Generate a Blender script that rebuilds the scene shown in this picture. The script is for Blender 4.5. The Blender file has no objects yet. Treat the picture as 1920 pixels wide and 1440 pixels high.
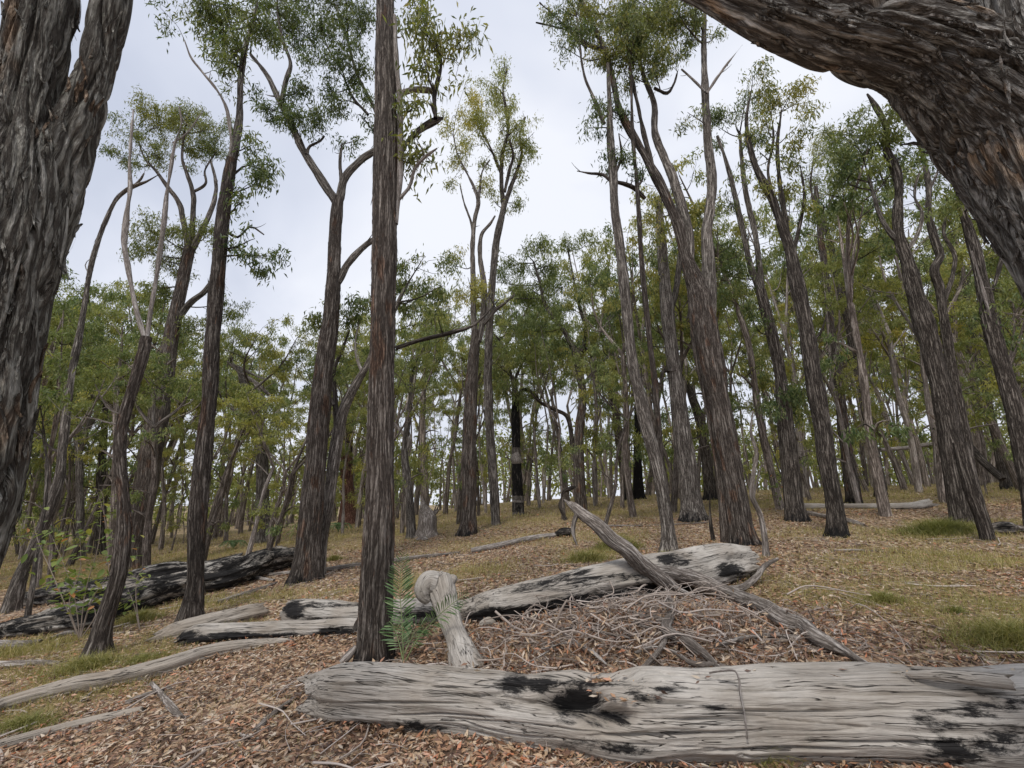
import bpy, math, random
import numpy as np
from mathutils import Vector
R = math.radians
rng = np.random.default_rng(7)
random.seed(7)
sc = bpy.context.scene
col = sc.collection

# ------------------------------------------------------------------ camera, sky, sun, exposure
PITCH = R(14.6); FPX = 805.0; EYE = 1.5
cam_d = bpy.data.cameras.new('camera'); cam = bpy.data.objects.new('camera', cam_d); col.objects.link(cam)
cam.location = (0, 0, EYE); cam.rotation_euler = (math.pi/2 + PITCH, 0, 0)
cam_d.sensor_width = 36.0; cam_d.lens = FPX/1920*36.0; cam_d.clip_start = 0.05; cam_d.clip_end = 2000
sc.camera = cam

SUN_EL, SUN_AZ = R(58), R(205)      # azimuth clockwise from +Y
w = bpy.data.worlds.new('World'); sc.world = w; w.use_nodes = True
wn, wl = w.node_tree.nodes, w.node_tree.links
wn.clear()
wout = wn.new('ShaderNodeOutputWorld'); bg = wn.new('ShaderNodeBackground'); bg.inputs[1].default_value = 1.0
sky = wn.new('ShaderNodeTexSky'); sky.sky_type = 'NISHITA'; sky.sun_disc = False
sky.sun_elevation = SUN_EL; sky.sun_rotation = SUN_AZ; sky.air_density = 1.0; sky.dust_density = 2.0
skb = wn.new('ShaderNodeVectorMath'); skb.operation = 'SCALE'; skb.inputs['Scale'].default_value = 0.1
wl.new(sky.outputs[0], skb.inputs[0])
tc = wn.new('ShaderNodeTexCoord'); sep = wn.new('ShaderNodeSeparateXYZ'); wl.new(tc.outputs['Generated'], sep.inputs[0])
# project direction on a cloud plane so that the cloud deck recedes to the horizon
mx = wn.new('ShaderNodeMath'); mx.operation = 'MAXIMUM'; mx.inputs[1].default_value = 0.0; wl.new(sep.outputs[2], mx.inputs[0])
ad = wn.new('ShaderNodeMath'); ad.operation = 'ADD'; ad.inputs[1].default_value = 0.35; wl.new(mx.outputs[0], ad.inputs[0])
dv = wn.new('ShaderNodeVectorMath'); dv.operation = 'DIVIDE'
cmb = wn.new('ShaderNodeCombineXYZ')
for i in range(3): wl.new(ad.outputs[0], cmb.inputs[i])
wl.new(tc.outputs['Generated'], dv.inputs[0]); wl.new(cmb.outputs[0], dv.inputs[1])
cn = wn.new('ShaderNodeTexNoise'); cn.inputs['Scale'].default_value = 1.15; cn.inputs['Detail'].default_value = 5; cn.inputs['Roughness'].default_value = 0.5
cn.inputs['Distortion'].default_value = 0.4
wl.new(dv.outputs[0], cn.inputs['Vector'])
cr = wn.new('ShaderNodeValToRGB'); wl.new(cn.outputs[0], cr.inputs[0])
cr.color_ramp.elements[0].position = 0.38; cr.color_ramp.elements[0].color = (0.39, 0.42, 0.50, 1)
cr.color_ramp.elements[1].position = 0.62; cr.color_ramp.elements[1].color = (0.60, 0.615, 0.66, 1)
e = cr.color_ramp.elements.new(0.5); e.color = (0.49, 0.515, 0.585, 1)
# thin spots let a little of the blue behind through
cm = wn.new('ShaderNodeMix'); cm.data_type = 'RGBA'; cm.inputs[0].default_value = 0.93
wl.new(skb.outputs[0], cm.inputs[6]); wl.new(cr.outputs[0], cm.inputs[7])
# horizon veil: brighter, whiter low down all the way round
hz = wn.new('ShaderNodeMapRange'); hz.inputs[1].default_value = 0.0; hz.inputs[2].default_value = 0.55; hz.inputs[3].default_value = 0.65; hz.inputs[4].default_value = 0.0
wl.new(mx.outputs[0], hz.inputs[0])
hm = wn.new('ShaderNodeMix'); hm.data_type = 'RGBA'; hm.inputs[7].default_value = (0.56, 0.575, 0.625, 1)
wl.new(hz.outputs[0], hm.inputs[0]); wl.new(cm.outputs[2], hm.inputs[6])
wl.new(hm.outputs[2], bg.inputs[0]); wl.new(bg.outputs[0], wout.inputs[0])

sd = bpy.data.lights.new('sun', 'SUN'); so = bpy.data.objects.new('sun', sd); col.objects.link(so)
sd.energy = 1.5; sd.angle = R(14); sd.color = (1.0, 0.96, 0.9)
so.rotation_euler = (math.pi/2 - SUN_EL, 0, -SUN_AZ + math.pi)
_d = Vector((math.sin(SUN_AZ)*math.cos(SUN_EL), math.cos(SUN_AZ)*math.cos(SUN_EL), math.sin(SUN_EL)))
so.rotation_euler = _d.to_track_quat('Z', 'Y').to_euler()
sc.view_settings.view_transform = 'Standard'; sc.view_settings.look = 'None'
sc.view_settings.exposure = 0.68; sc.view_settings.gamma = 1.0
try: sc.view_settings.use_curve_mapping = False
except Exception: pass

# ------------------------------------------------------------------ noise and ground
_perm = np.arange(256); np.random.default_rng(3).shuffle(_perm); _perm = np.concatenate([_perm, _perm, _perm])
_g = np.random.default_rng(4).normal(size=(256, 3)); _g /= np.linalg.norm(_g, axis=1)[:, None]
def perlin(p):
    p = np.asarray(p, float); sh = p.shape[:-1]; p = p.reshape(-1, 3)
    i = np.floor(p).astype(np.int64); f = p - i; i &= 255
    u = f*f*f*(f*(f*6-15)+10)
    out = 0
    for dx in (0, 1):
        wx = u[:, 0] if dx else 1-u[:, 0]
        for dy in (0, 1):
            wy = u[:, 1] if dy else 1-u[:, 1]
            for dz in (0, 1):
                wz = u[:, 2] if dz else 1-u[:, 2]
                h = _perm[_perm[_perm[(i[:, 0]+dx) & 255] + ((i[:, 1]+dy) & 255)] + ((i[:, 2]+dz) & 255)]
                g = _g[h]
                out = out + wx*wy*wz*(g[:, 0]*(f[:, 0]-dx) + g[:, 1]*(f[:, 1]-dy) + g[:, 2]*(f[:, 2]-dz))
    return (out*1.6).reshape(sh)
def p2(x, y, s, o=0.0):
    x = np.asarray(x, float); y = np.asarray(y, float)
    x, y = np.broadcast_arrays(x, y)
    return perlin(np.stack([x*s, y*s, np.full_like(x, o+0.37)], -1))
def ground0(x, y):
    x = np.asarray(x, float); y = np.asarray(y, float)
    yc = np.clip(y, -30, None)
    ramp = np.where(yc < 18, yc, 18 + 8*(1-np.exp(-(yc-18)/8)))
    rise = 0.04*ramp - 0.012*np.clip(yc-34, 0, None)
    xs = 30*np.tanh(x/30)
    tilt = np.where(xs > 0, 0.055*xs, 0.115*xs)
    return rise + tilt
MOUND = None
def ground(x, y):
    x = np.asarray(x, float); y = np.asarray(y, float)
    z = ground0(x, y) + 0.05*p2(x, y, 0.35) + 0.025*p2(x, y, 1.1, 5) + 0.012*p2(x, y, 3.2, 9)
    if MOUND is not None:
        mxx, myy, mr, mh = MOUND
        z = z + mh*np.exp(-((x-mxx)**2/(mr*1.5)**2 + (y-myy)**2/mr**2))
    return z
cp, sp = math.cos(PITCH), math.sin(PITCH)
CAMZ = EYE + float(ground0(0, 0)); cam.location.z = CAMZ
def ray(px, py):
    a = (px-960)/FPX; b = (720-py)/FPX
    return np.array([a, cp - b*sp, sp + b*cp])
def at(px, py, Y):
    """point of the vertical plane at distance Y seen at a pixel of the photograph"""
    d = ray(px, py); return np.array([0, 0, CAMZ]) + d*(Y/d[1])
def depth(px, py, Y): return Y/ray(px, py)[1]
def cosx(px): return 1/math.sqrt(1+((px-960)/FPX)**2)
def G(px, py):
    """where the line of sight through a pixel meets the ground"""
    d = ray(px, py); t = 0.5; o = np.array([0, 0, CAMZ])
    while t < 90:
        p = o + d*t
        if p[2] < ground(p[0], p[1]): break
        t *= 1.02
    a, b = t/1.02, t
    for _ in range(18):
        m = (a+b)/2; p = o + d*m
        if p[2] < ground(p[0], p[1]): b = m
        else: a = m
    return o + d*b
def proj(P):
    P = np.asarray(P) - np.array([0, 0, CAMZ])
    f = P[..., 1]*cp + P[..., 2]*sp; u = -P[..., 1]*sp + P[..., 2]*cp
    return 960 + FPX*P[..., 0]/f, 720 - FPX*u/f
_m = G(1215, 1190); MOUND = (_m[0], _m[1], 0.52, 0.13)

# ------------------------------------------------------------------ mesh building
class MB:
    def __init__(s): s.V = []; s.F = []; s.M = []; s.A = {'bk': [], 'hue': [], 'rnd': [], 'char': []}; s.n = 0
    def add(s, V, F, bk=None, hue=0., rnd=0., char=0., mat=0):
        V = np.asarray(V, np.float32).reshape(-1, 3); F = np.asarray(F, np.int32)
        n = len(V); s.V.append(V); s.F.append(F + s.n); s.M.append(np.full(len(F), mat, np.int32)); s.n += n
        s.A['bk'].append(V if bk is None else np.asarray(bk, np.float32).reshape(-1, 3))
        for k, v in (('hue', hue), ('rnd', rnd), ('char', char)):
            s.A[k].append(np.broadcast_to(np.asarray(v, np.float32).reshape(-1), (n,)))
    def mesh(s, name, mats, smooth=True):
        me = bpy.data.meshes.new(name)
        V = np.concatenate(s.V); me.vertices.add(len(V)); me.vertices.foreach_set('co', V.ravel())
        nf = sum(len(f) for f in s.F); loops = np.concatenate([f.ravel() for f in s.F])
        tot = np.concatenate([np.full(len(f), f.shape[1], np.int32) for f in s.F])
        st = np.concatenate([[0], np.cumsum(tot)[:-1]]).astype(np.int32)
        me.loops.add(len(loops)); me.loops.foreach_set('vertex_index', loops.astype(np.int32))
        me.polygons.add(nf); me.polygons.foreach_set('loop_start', st)
        me.polygons.foreach_set('material_index', np.concatenate(s.M))
        me.polygons.foreach_set('use_smooth', np.full(nf, smooth, bool))
        for k, a in s.A.items():
            if k == 'bk':
                at_ = me.attributes.new('bk', 'FLOAT_VECTOR', 'POINT'); at_.data.foreach_set('vector', np.concatenate(a).astype(np.float32).ravel())
            else:
                arr = np.concatenate(a).astype(np.float32)
                if np.any(arr != 0):
                    at_ = me.attributes.new(k, 'FLOAT', 'POINT'); at_.data.foreach_set('value', arr)
        for m in (mats if isinstance(mats, (list, tuple)) else [mats]): me.materials.append(m)
        me.update(calc_edges=True); me.validate()
        return me
    def build(s, name, mats, parent=None, smooth=True):
        o = bpy.data.objects.new(name, s.mesh(name, mats, smooth)); col.objects.link(o)
        if parent is not None: o.parent = parent; o.matrix_parent_inverse = parent.matrix_basis.inverted()
        return o
def tag(o, label=None, cat=None, group=None, kind=None):
    if label: o['label'] = label
    if cat: o['category'] = cat
    if group: o['group'] = group
    if kind: o['kind'] = kind
    return o
def empty(name, loc, label=None, cat=None, group=None):
    o = bpy.data.objects.new(name, None); o.empty_display_size = 0.2; col.objects.link(o); o.location = Vector([float(v) for v in loc])
    return tag(o, label, cat, group)
def catmull(P, n):
    P = np.asarray(P, float)
    if len(P) == 2: return P[0] + (P[1]-P[0])*np.linspace(0, 1, n)[:, None]
    seg = np.linalg.norm(np.diff(P[:, :3], axis=0), axis=1)**0.5 + 1e-6
    t = np.concatenate([[0], np.cumsum(seg)]); Q = np.vstack([2*P[0]-P[1], P, 2*P[-1]-P[-2]])
    T = np.concatenate([[t[0]-seg[0]], t, [t[-1]+seg[-1]]])
    u = np.linspace(0, 1, 4*n)*t[-1]; out = []
    k = np.clip(np.searchsorted(t, u, side='right')-1, 0, len(P)-2)
    p0, p1, p2_, p3 = Q[k], Q[k+1], Q[k+2], Q[k+3]; t0, t1, t2, t3 = T[k], T[k+1], T[k+2], T[k+3]
    L = lambda a, b, ta, tb: ((tb-u)/(tb-ta))[:, None]*a + ((u-ta)/(tb-ta))[:, None]*b
    A1 = L(p0, p1, t0, t1); A2 = L(p1, p2_, t1, t2); A3 = L(p2_, p3, t2, t3)
    C = L(L(A1, A2, t0, t2), L(A2, A3, t1, t3), t1, t2)
    d = np.concatenate([[0], np.cumsum(np.linalg.norm(np.diff(C[:, :3], axis=0), axis=1))])
    uu = np.linspace(0, d[-1], n)
    return np.stack([np.interp(uu, d, C[:, j]) for j in range(C.shape[1])], -1)
def tube(P, r, nseg, n=None, step=None, disp=None, tip=True, off=0.0, ends=None, s_warp=None):
    """P path, r radii. Returns V, F, bk, (n,nseg). disp(bk,pos,nrm) -> outward offset"""
    P4 = np.column_stack([P, r])
    if n is None:
        L = np.linalg.norm(np.diff(np.asarray(P, float), axis=0), axis=1).sum(); n = max(4, int(L/step)+1)
    C = catmull(P4, n); rad = np.maximum(C[:, 3], 0.0008); C = C[:, :3]
    T = np.gradient(C, axis=0); T /= np.linalg.norm(T, axis=1)[:, None]+1e-9
    N = np.zeros_like(T); a = np.array([1., 0, 0]) if abs(T[0, 0]) < 0.8 else np.array([0, 1., 0])
    v = a - T[0]*a.dot(T[0]); N[0] = v/np.linalg.norm(v)
    for i in range(1, n):
        v = N[i-1] - T[i]*N[i-1].dot(T[i]); N[i] = v/(np.linalg.norm(v)+1e-9)
    B = np.cross(T, N)
    th = np.arange(nseg)*2*math.pi/nseg; c, s = np.cos(th), np.sin(th)
    nr = N[:, None]*c[None, :, None] + B[:, None]*s[None, :, None]
    S = np.concatenate([[0], np.cumsum(np.linalg.norm(np.diff(C, axis=0), axis=1))]) + off
    rm = rad[:, None]
    bk = np.stack([rm*c, rm*s, np.broadcast_to(S[:, None], (n, nseg))], -1) + off*0.37
    pos = C[:, None] + nr*rm[..., None]
    if s_warp is not None: pos = pos + T[:, None]*s_warp(th, S)[..., None]
    if disp is not None: pos = pos + nr*disp(bk, pos, nr)[..., None]
    idx = np.arange(n*nseg).reshape(n, nseg)
    F = np.stack([idx[:-1], np.roll(idx[:-1], -1, 1), np.roll(idx[1:], -1, 1), idx[1:]], -1).reshape(-1, 4)
    return pos.reshape(-1, 3), F, bk.reshape(-1, 3), (n, nseg), C, T, rad
def bark_fn(k, amp, stretch=0.05, seed=0.):
    def f(bk, pos, nr):
        q = bk*np.array([k, k, k*stretch]) + seed
        wv = perlin(bk*np.array([k*.45, k*.45, k*.22])+7)
        q = q + np.stack([wv*0.55, wv*0.45, wv*0.15], -1)
        r = np.abs(perlin(q)); a = 1-np.clip(r/0.22, 0, 1)
        r2 = np.abs(perlin(q*np.array([2.1, 2.1, 2.6])+13)); b = 1-np.clip(r2/0.25, 0, 1)
        return -amp*(a**1.3)*0.9 - amp*0.35*b + amp*0.3*perlin(q*0.4)+amp*.15*perlin(q*np.array([1, 1, 4])+3)
    return f
def lump(amp, k=3.0):
    return lambda bk, pos, nr: amp*perlin(bk*np.array([k, k, k*.5])+5)

# ------------------------------------------------------------------ materials
def new_mat(name):
    m = bpy.data.materials.new(name); m.use_nodes = True; n = m.node_tree.nodes; l = m.node_tree.links
    b = n['Principled BSDF']; b.inputs['Roughness'].default_value = 0.9
    b.inputs['Specular IOR Level'].default_value = 0.2
    return m, n, l, b
def attr(n, name):
    a = n.new('ShaderNodeAttribute'); a.attribute_name = name; return a
def mapv(n, l, src, scale):
    m = n.new('ShaderNodeMapping'); m.inputs['Scale'].default_value = scale; l.new(src, m.inputs[0]); return m.outputs[0]
def noise(n, l, vec, scale, detail=4, rough=0.55, dist=0.0):
    t = n.new('ShaderNodeTexNoise'); t.inputs['Scale'].default_value = scale; t.inputs['Detail'].default_value = detail
    t.inputs['Roughness'].default_value = rough; t.inputs['Distortion'].default_value = dist; l.new(vec, t.inputs['Vector']); return t.outputs[0]
def ramp(n, l, fac, stops, interp='LINEAR'):
    r = n.new('ShaderNodeValToRGB'); r.color_ramp.interpolation = interp
    e = r.color_ramp.elements
    while len(e) < len(stops): e.new(0.5)
    for i, (p, c) in enumerate(stops): e[i].position = p; e[i].color = (*c, 1) if len(c) == 3 else c
    l.new(fac, r.inputs[0]); return r.outputs[0]
def mix(n, l, fac, a, b, mode='MIX'):
    m = n.new('ShaderNodeMix'); m.data_type = 'RGBA'; m.blend_type = mode
    for sck, v in ((m.inputs[0], fac), (m.inputs[6], a), (m.inputs[7], b)):
        if hasattr(v, 'links') or isinstance(v, bpy.types.NodeSocket): l.new(v, sck)
        else: sck.default_value = v if not isinstance(v, tuple) else (*v, 1)
    return m.outputs[2]
def math_(n, l, op, a, b=0., clamp=False):
    m = n.new('ShaderNodeMath'); m.operation = op; m.use_clamp = clamp
    for i, v in enumerate((a, b)):
        if isinstance(v, bpy.types.NodeSocket): l.new(v, m.inputs[i])
        else: m.inputs[i].default_value = v
    return m.outputs[0]
def bump(n, l, b, h, strength, dist):
    bp = n.new('ShaderNodeBump'); bp.inputs['Strength'].default_value = strength; bp.inputs['Distance'].default_value = dist
    l.new(h, bp.inputs['Height']); l.new(bp.outputs[0], b.inputs['Normal'])
def bark_mat(name, dark, mid, light, patch=None, patch_amt=0.0, k=22., bd=0.02, stretch=0.06, vary=0.25, charred=False, lichen=0.0):
    m, n, l, b = new_mat(name)
    bk = attr(n, 'bk').outputs['Vector']
    wv = noise(n, l, mapv(n, l, bk, (1, 1, .45)), k*.4, 2)
    a0 = n.new('ShaderNodeVectorMath'); a0.operation = 'MULTIPLY_ADD'; l.new(wv, a0.inputs[0]); a0.inputs[1].default_value = (.04*22/k,)*3; l.new(bk, a0.inputs[2])
    v1 = mapv(n, l, a0.outputs[0], (1, 1, stretch))
    n1 = noise(n, l, v1, k, 5, .62)
    n2 = noise(n, l, mapv(n, l, bk, (1, 1, .3)), k*3.3, 3)
    n3 = noise(n, l, mapv(n, l, bk, (1, 1, .5)), 2.3, 3)
    rg = math_(n, l, 'ABSOLUTE', math_(n, l, 'SUBTRACT', n1, .5))
    rg = math_(n, l, 'MULTIPLY', rg, 6., True)
    h = math_(n, l, 'ADD', rg, math_(n, l, 'MULTIPLY', n2, .5))
    c = ramp(n, l, rg, [(0, dark), (.15, dark), (.45, mid), (1, light)])
    sh = ramp(n, l, n2, [(.3, (.62,)*3), (.7, (1.28,)*3)])
    c = mix(n, l, 1.0, c, sh, 'MULTIPLY')
    sh3 = ramp(n, l, n3, [(.3, (.75, .74, .72)), (.7, (1.2, 1.17, 1.15))])
    c = mix(n, l, 1.0, c, sh3, 'MULTIPLY')
    if patch:
        pn = noise(n, l, mapv(n, l, bk, (1, 1, .3)), 5.0, 4, .6)
        pf = ramp(n, l, pn, [(.62-patch_amt*.2, (0,)*3), (.68-patch_amt*.2, (1,)*3)])
        c = mix(n, l, pf, c, mix(n, l, 1.0, c, patch, 'MULTIPLY'))
    if lichen:
        ln = noise(n, l, bk, 16., 5, .7)
        lf = ramp(n, l, ln, [(.63, (0,)*3), (.70, (lichen,)*3)])
        c = mix(n, l, lf, c, (.30, .32, .26))
    # charring, where the mesh says so, with a ragged edge
    ch = attr(n, 'char').outputs['Fac']
    cn_ = ramp(n, l, noise(n, l, mapv(n, l, bk, (1, 1, .22)), 13., 6, .75), [(.25, (0,)*3), (.75, (1,)*3)])
    cf = math_(n, l, 'MULTIPLY', math_(n, l, 'SUBTRACT', math_(n, l, 'ADD', ch, cn_), .98), 3.2, True)
    c = mix(n, l, cf, c, (.012, .011, .011))
    oi = n.new('ShaderNodeObjectInfo')
    mr = n.new('ShaderNodeMapRange'); mr.inputs[3].default_value = 1-vary; mr.inputs[4].default_value = 1+vary; l.new(oi.outputs['Random'], mr.inputs[0])
    vm = n.new('ShaderNodeVectorMath'); vm.operation = 'SCALE'; l.new(c, vm.inputs[0]); l.new(mr.outputs[0], vm.inputs['Scale'])
    l.new(vm.outputs[0], b.inputs['Base Color'])
    bump(n, l, b, h, 1.0, bd)
    return m
M = {}
M['bark_brown'] = bark_mat('bark_brown', (.05, .040, .034), (.145, .124, .108), (.28, .252, .225), patch=(1.15, .88, .74), patch_amt=.3, k=27, bd=.018)
M['bark_grey'] = bark_mat('bark_grey', (.065, .056, .049), (.21, .188, .168), (.41, .385, .35), k=27, bd=.015, lichen=.5)
M['bark_dark'] = bark_mat('bark_dark', (.032, .026, .022), (.11, .095, .082), (.26, .233, .205), k=27, bd=.018)
M['bark_big_left'] = bark_mat('bark_big_left', (.07, .062, .053), (.22, .215, .19), (.38, .373, .345), patch=(1.2, .92, .74), patch_amt=.2, k=28, bd=.02, stretch=.07, vary=0., lichen=.4)
M['bark_big_right'] = bark_mat('bark_big_right', (.09, .081, .072), (.27, .262, .245), (.46, .452, .43), patch=(1.4, 1.06, .78), patch_amt=.1, k=28, bd=.02, stretch=.07, vary=0., lichen=.25)
M['bark_red'] = bark_mat('bark_red', (.06, .028, .02), (.21, .105, .075), (.32, .2, .16), k=27, bd=.018)
M['dead_pale'] = bark_mat('dead_pale', (.17, .15, .135), (.34, .31, .29), (.46, .44, .42), k=34, bd=.006, stretch=.06, vary=.12)
M['dead_grey'] = bark_mat('dead_grey', (.14, .12, .105), (.30, .268, .242), (.45, .42, .395), k=26, bd=.010, stretch=.06, vary=.15)
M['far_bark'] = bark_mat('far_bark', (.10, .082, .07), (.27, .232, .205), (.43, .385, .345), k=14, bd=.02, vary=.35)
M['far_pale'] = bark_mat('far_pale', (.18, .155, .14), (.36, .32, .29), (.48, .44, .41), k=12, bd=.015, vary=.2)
def log_mat(name, grey=(.41, .385, .355), crack=(.05, .042, .038), k=34.):
    m, n, l, b = new_mat(name)
    bk = attr(n, 'bk').outputs['Vector']
    wv = noise(n, l, mapv(n, l, bk, (1, 1, .6)), 3.2, 3)
    a0 = n.new('ShaderNodeVectorMath'); a0.operation = 'MULTIPLY_ADD'; l.new(wv, a0.inputs[0]); a0.inputs[1].default_value = (.045, .045, 0); l.new(bk, a0.inputs[2])
    fine = noise(n, l, mapv(n, l, a0.outputs[0], (1, 1, .03)), k*3.0, 7, .68)
    crk = noise(n, l, mapv(n, l, a0.outputs[0], (1, 1, .022)), k*1.0, 3, .5)
    ca = math_(n, l, 'MULTIPLY', math_(n, l, 'ABSOLUTE', math_(n, l, 'SUBTRACT', crk, .5)), 75., True)
    gate = ramp(n, l, noise(n, l, mapv(n, l, bk, (1, 1, .35)), 7., 2), [(.40, (1,)*3), (.52, (0,)*3)])
    crack_f = math_(n, l, 'MULTIPLY', math_(n, l, 'SUBTRACT', 1., ca), 1.)
    crack_g = math_(n, l, 'MULTIPLY', crack_f, math_(n, l, 'SUBTRACT', 1.0, gate))
    c = ramp(n, l, fine, [(.28, tuple(v*.58 for v in grey)), (.5, tuple(v*.97 for v in grey)), (.72, tuple(v*1.2 for v in grey))])
    blot = noise(n, l, mapv(n, l, bk, (1, 1, .5)), 2.6, 5, .6)
    c = mix(n, l, 1.0, c, ramp(n, l, blot, [(.3, (.66, .60, .53)), (.55, (1, .98, .95)), (.72, (1.25, 1.24, 1.22))]), 'MULTIPLY')
    gr = noise(n, l, bk, 9., 5, .7)
    c = mix(n, l, ramp(n, l, gr, [(.6, (0,)*3), (.72, (.35,)*3)]), c, (.21, .215, .17))
    c = mix(n, l, crack_g, c, crack)
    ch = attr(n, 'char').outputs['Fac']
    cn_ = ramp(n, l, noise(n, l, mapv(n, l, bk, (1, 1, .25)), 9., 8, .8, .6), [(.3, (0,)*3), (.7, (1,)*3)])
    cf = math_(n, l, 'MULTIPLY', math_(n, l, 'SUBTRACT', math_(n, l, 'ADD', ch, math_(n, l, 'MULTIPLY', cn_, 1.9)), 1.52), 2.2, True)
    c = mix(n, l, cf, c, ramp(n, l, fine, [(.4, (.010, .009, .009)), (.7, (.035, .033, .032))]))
    l.new(c, b.inputs['Base Color'])
    h = math_(n, l, 'SUBTRACT', math_(n, l, 'MULTIPLY', fine, .6), math_(n, l, 'MULTIPLY', crack_g, 1.2))
    bump(n, l, b, h, 1., .018)
    return m
M['log_grey'] = log_mat('log_grey')
M['log_warm'] = log_mat('log_warm', (.37, .335, .295))
OBJR = [(0, (.72, .84, .80)), (.4, (1.0, 1.05, .98)), (.75, (1.2, 1.16, 1.0)), (1, (1.5, 1.35, 1.05))]
def leaf_mat(name, cols, yel, trans=.35, twocol=True):
    m, n, l, b = new_mat(name)
    rn = attr(n, 'rnd').outputs['Fac']; hu = attr(n, 'hue').outputs['Fac']
    c = ramp(n, l, rn, cols)
    c = mix(n, l, hu, c, yel)
    oi = n.new('ShaderNodeObjectInfo')
    c = mix(n, l, 1., c, ramp(n, l, oi.outputs['Random'], OBJR if name.startswith('leaf') else [(0, (1.,)*3), (1, (1.1,)*3)]), 'MULTIPLY')
    l.new(c, b.inputs['Base Color']); b.inputs['Roughness'].default_value = .5; b.inputs['Specular IOR Level'].default_value = .35
    tr = n.new('ShaderNodeBsdfTranslucent')
    tcx = mix(n, l, 1., c, (1.25, 1.3, .7), 'MULTIPLY'); l.new(tcx, tr.inputs[0])
    mxs = n.new('ShaderNodeMixShader'); mxs.inputs[0].default_value = trans
    l.new(b.outputs[0], mxs.inputs[1]); l.new(tr.outputs[0], mxs.inputs[2]); l.new(mxs.outputs[0], n['Material Output'].inputs[0])
    return m
M['leaf'] = leaf_mat('leaf', [(0, (.04, .065, .028)), (.45, (.09, .13, .05)), (.8, (.175, .215, .095)), (1, (.28, .26, .14))], (.30, .27, .05), trans=.38)
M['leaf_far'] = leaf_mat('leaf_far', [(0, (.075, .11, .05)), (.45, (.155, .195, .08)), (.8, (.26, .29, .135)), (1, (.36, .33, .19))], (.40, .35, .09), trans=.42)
M['shrub_leaf'] = leaf_mat('shrub_leaf', [(0, (.10, .155, .04)), (.6, (.19, .24, .065)), (.85, (.31, .29, .08)), (1, (.42, .18, .08))], (.4, .36, .09))
M['cycad'] = leaf_mat('cycad', [(0, (.045, .095, .035)), (.6, (.10, .175, .065)), (1, (.20, .28, .125))], (.32, .34, .14), trans=.15)
M['grass'] = leaf_mat('grass', [(0, (.14, .15, .045)), (.4, (.26, .235, .085)), (.75, (.42, .345, .15)), (1, (.52, .43, .24))], (.21, .215, .06), trans=.3)
M['litter'] = leaf_mat('litter', [(0, (.06, .036, .027)), (.2, (.17, .10, .07)), (.45, (.34, .195, .118)), (.68, (.43, .295, .18)), (.9, (.50, .43, .35)), (.97, (.48, .22, .13)), (1, (.45, .18, .09))], (.38, .29, .14), trans=.08)
M['twig'] = leaf_mat('twig', [(0, (.10, .075, .06)), (.5, (.30, .245, .205)), (1, (.50, .44, .40))], (.2, .15, .1), trans=0.)
def ground_mat():
    m, n, l, b = new_mat('ground')
    g = n.new('ShaderNodeNewGeometry').outputs['Position']
    vo = n.new('ShaderNodeTexVoronoi'); vo.inputs['Scale'].default_value = 26.; vo.feature = 'F1'
    wv = noise(n, l, g, 9., 3)
    a0 = n.new('ShaderNodeVectorMath'); a0.operation = 'MULTIPLY_ADD'; l.new(wv, a0.inputs[0]); a0.inputs[1].default_value = (.12, .12, 0); l.new(g, a0.inputs[2])
    l.new(mapv(n, l, a0.outputs[0], (1, .6, 1)), vo.inputs['Vector'])
    sp_ = n.new('ShaderNodeSeparateColor'); l.new(vo.outputs['Color'], sp_.inputs[0])
    lit = ramp(n, l, sp_.outputs[0], [(0, (.06, .042, .03)), (.3, (.17, .11, .075)), (.6, (.32, .215, .145)), (.9, (.44, .35, .25)), (1, (.52, .46, .38))])
    fine = noise(n, l, g, 60., 4, .7)
    lit = mix(n, l, 1., lit, ramp(n, l, fine, [(.3, (.6,)*3), (.7, (1.3,)*3)]), 'MULTIPLY')
    straw = ramp(n, l, noise(n, l, g, 34., 5, .75), [(.25, (.10, .085, .035)), (.5, (.25, .2, .09)), (.75, (.40, .32, .17))])
    ga = attr(n, 'char').outputs['Fac']
    gn = noise(n, l, g, 2.2, 5, .7)
    gf = math_(n, l, 'MULTIPLY', math_(n, l, 'SUBTRACT', math_(n, l, 'ADD', ga, gn), .72), 2.2, True)
    c = mix(n, l, math_(n, l, 'MULTIPLY', gf, .8), lit, straw)
    big = noise(n, l, g, .5, 4, .6)
    c = mix(n, l, 1., c, ramp(n, l, big, [(.3, (.8, .78, .75)), (.7, (1.15, 1.12, 1.1))]), 'MULTIPLY')
    l.new(c, b.inputs['Base Color'])
    h = math_(n, l, 'ADD', vo.outputs['Distance'], math_(n, l, 'MULTIPLY', fine, .5))
    bump(n, l, b, h, .9, .02)
    return m
M['ground'] = ground_mat()

# ------------------------------------------------------------------ ground sheet
GB = []     # grassy places: x, y, rx, ry, weight, green
def gblob(px, py, rx, ry, wgt, green=0.): p = G(px, py); GB.append((p[0], p[1], rx, ry, wgt, green))
gblob(1600, 1110, 1.6, .8, .8, .5); gblob(1420, 1090, .7, .5, .5, .3); gblob(1880, 1150, .9, 1.1, 1.0, .45); gblob(1760, 1050, 1.6, 1.0, .55, .3)
gblob(1500, 1000, 2.2, .8, .45, .3); gblob(1800, 985, 1.6, .8, .7, .6); gblob(1650, 1000, 2., .8, .5, .2)
gblob(150, 1240, 1.3, .55, 1.1, .35); gblob(20, 1230, 1.0, .6, 1.0, .25); gblob(330, 1200, .8, .4, .9, .5); gblob(150, 1290, .8, .35, 1.0, .35); gblob(30, 1340, .35, .25, 1.0, .4); gblob(300, 1235, .7, .3, 1.0, .8); gblob(400, 1130, .8, .6, .9, .4)
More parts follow.
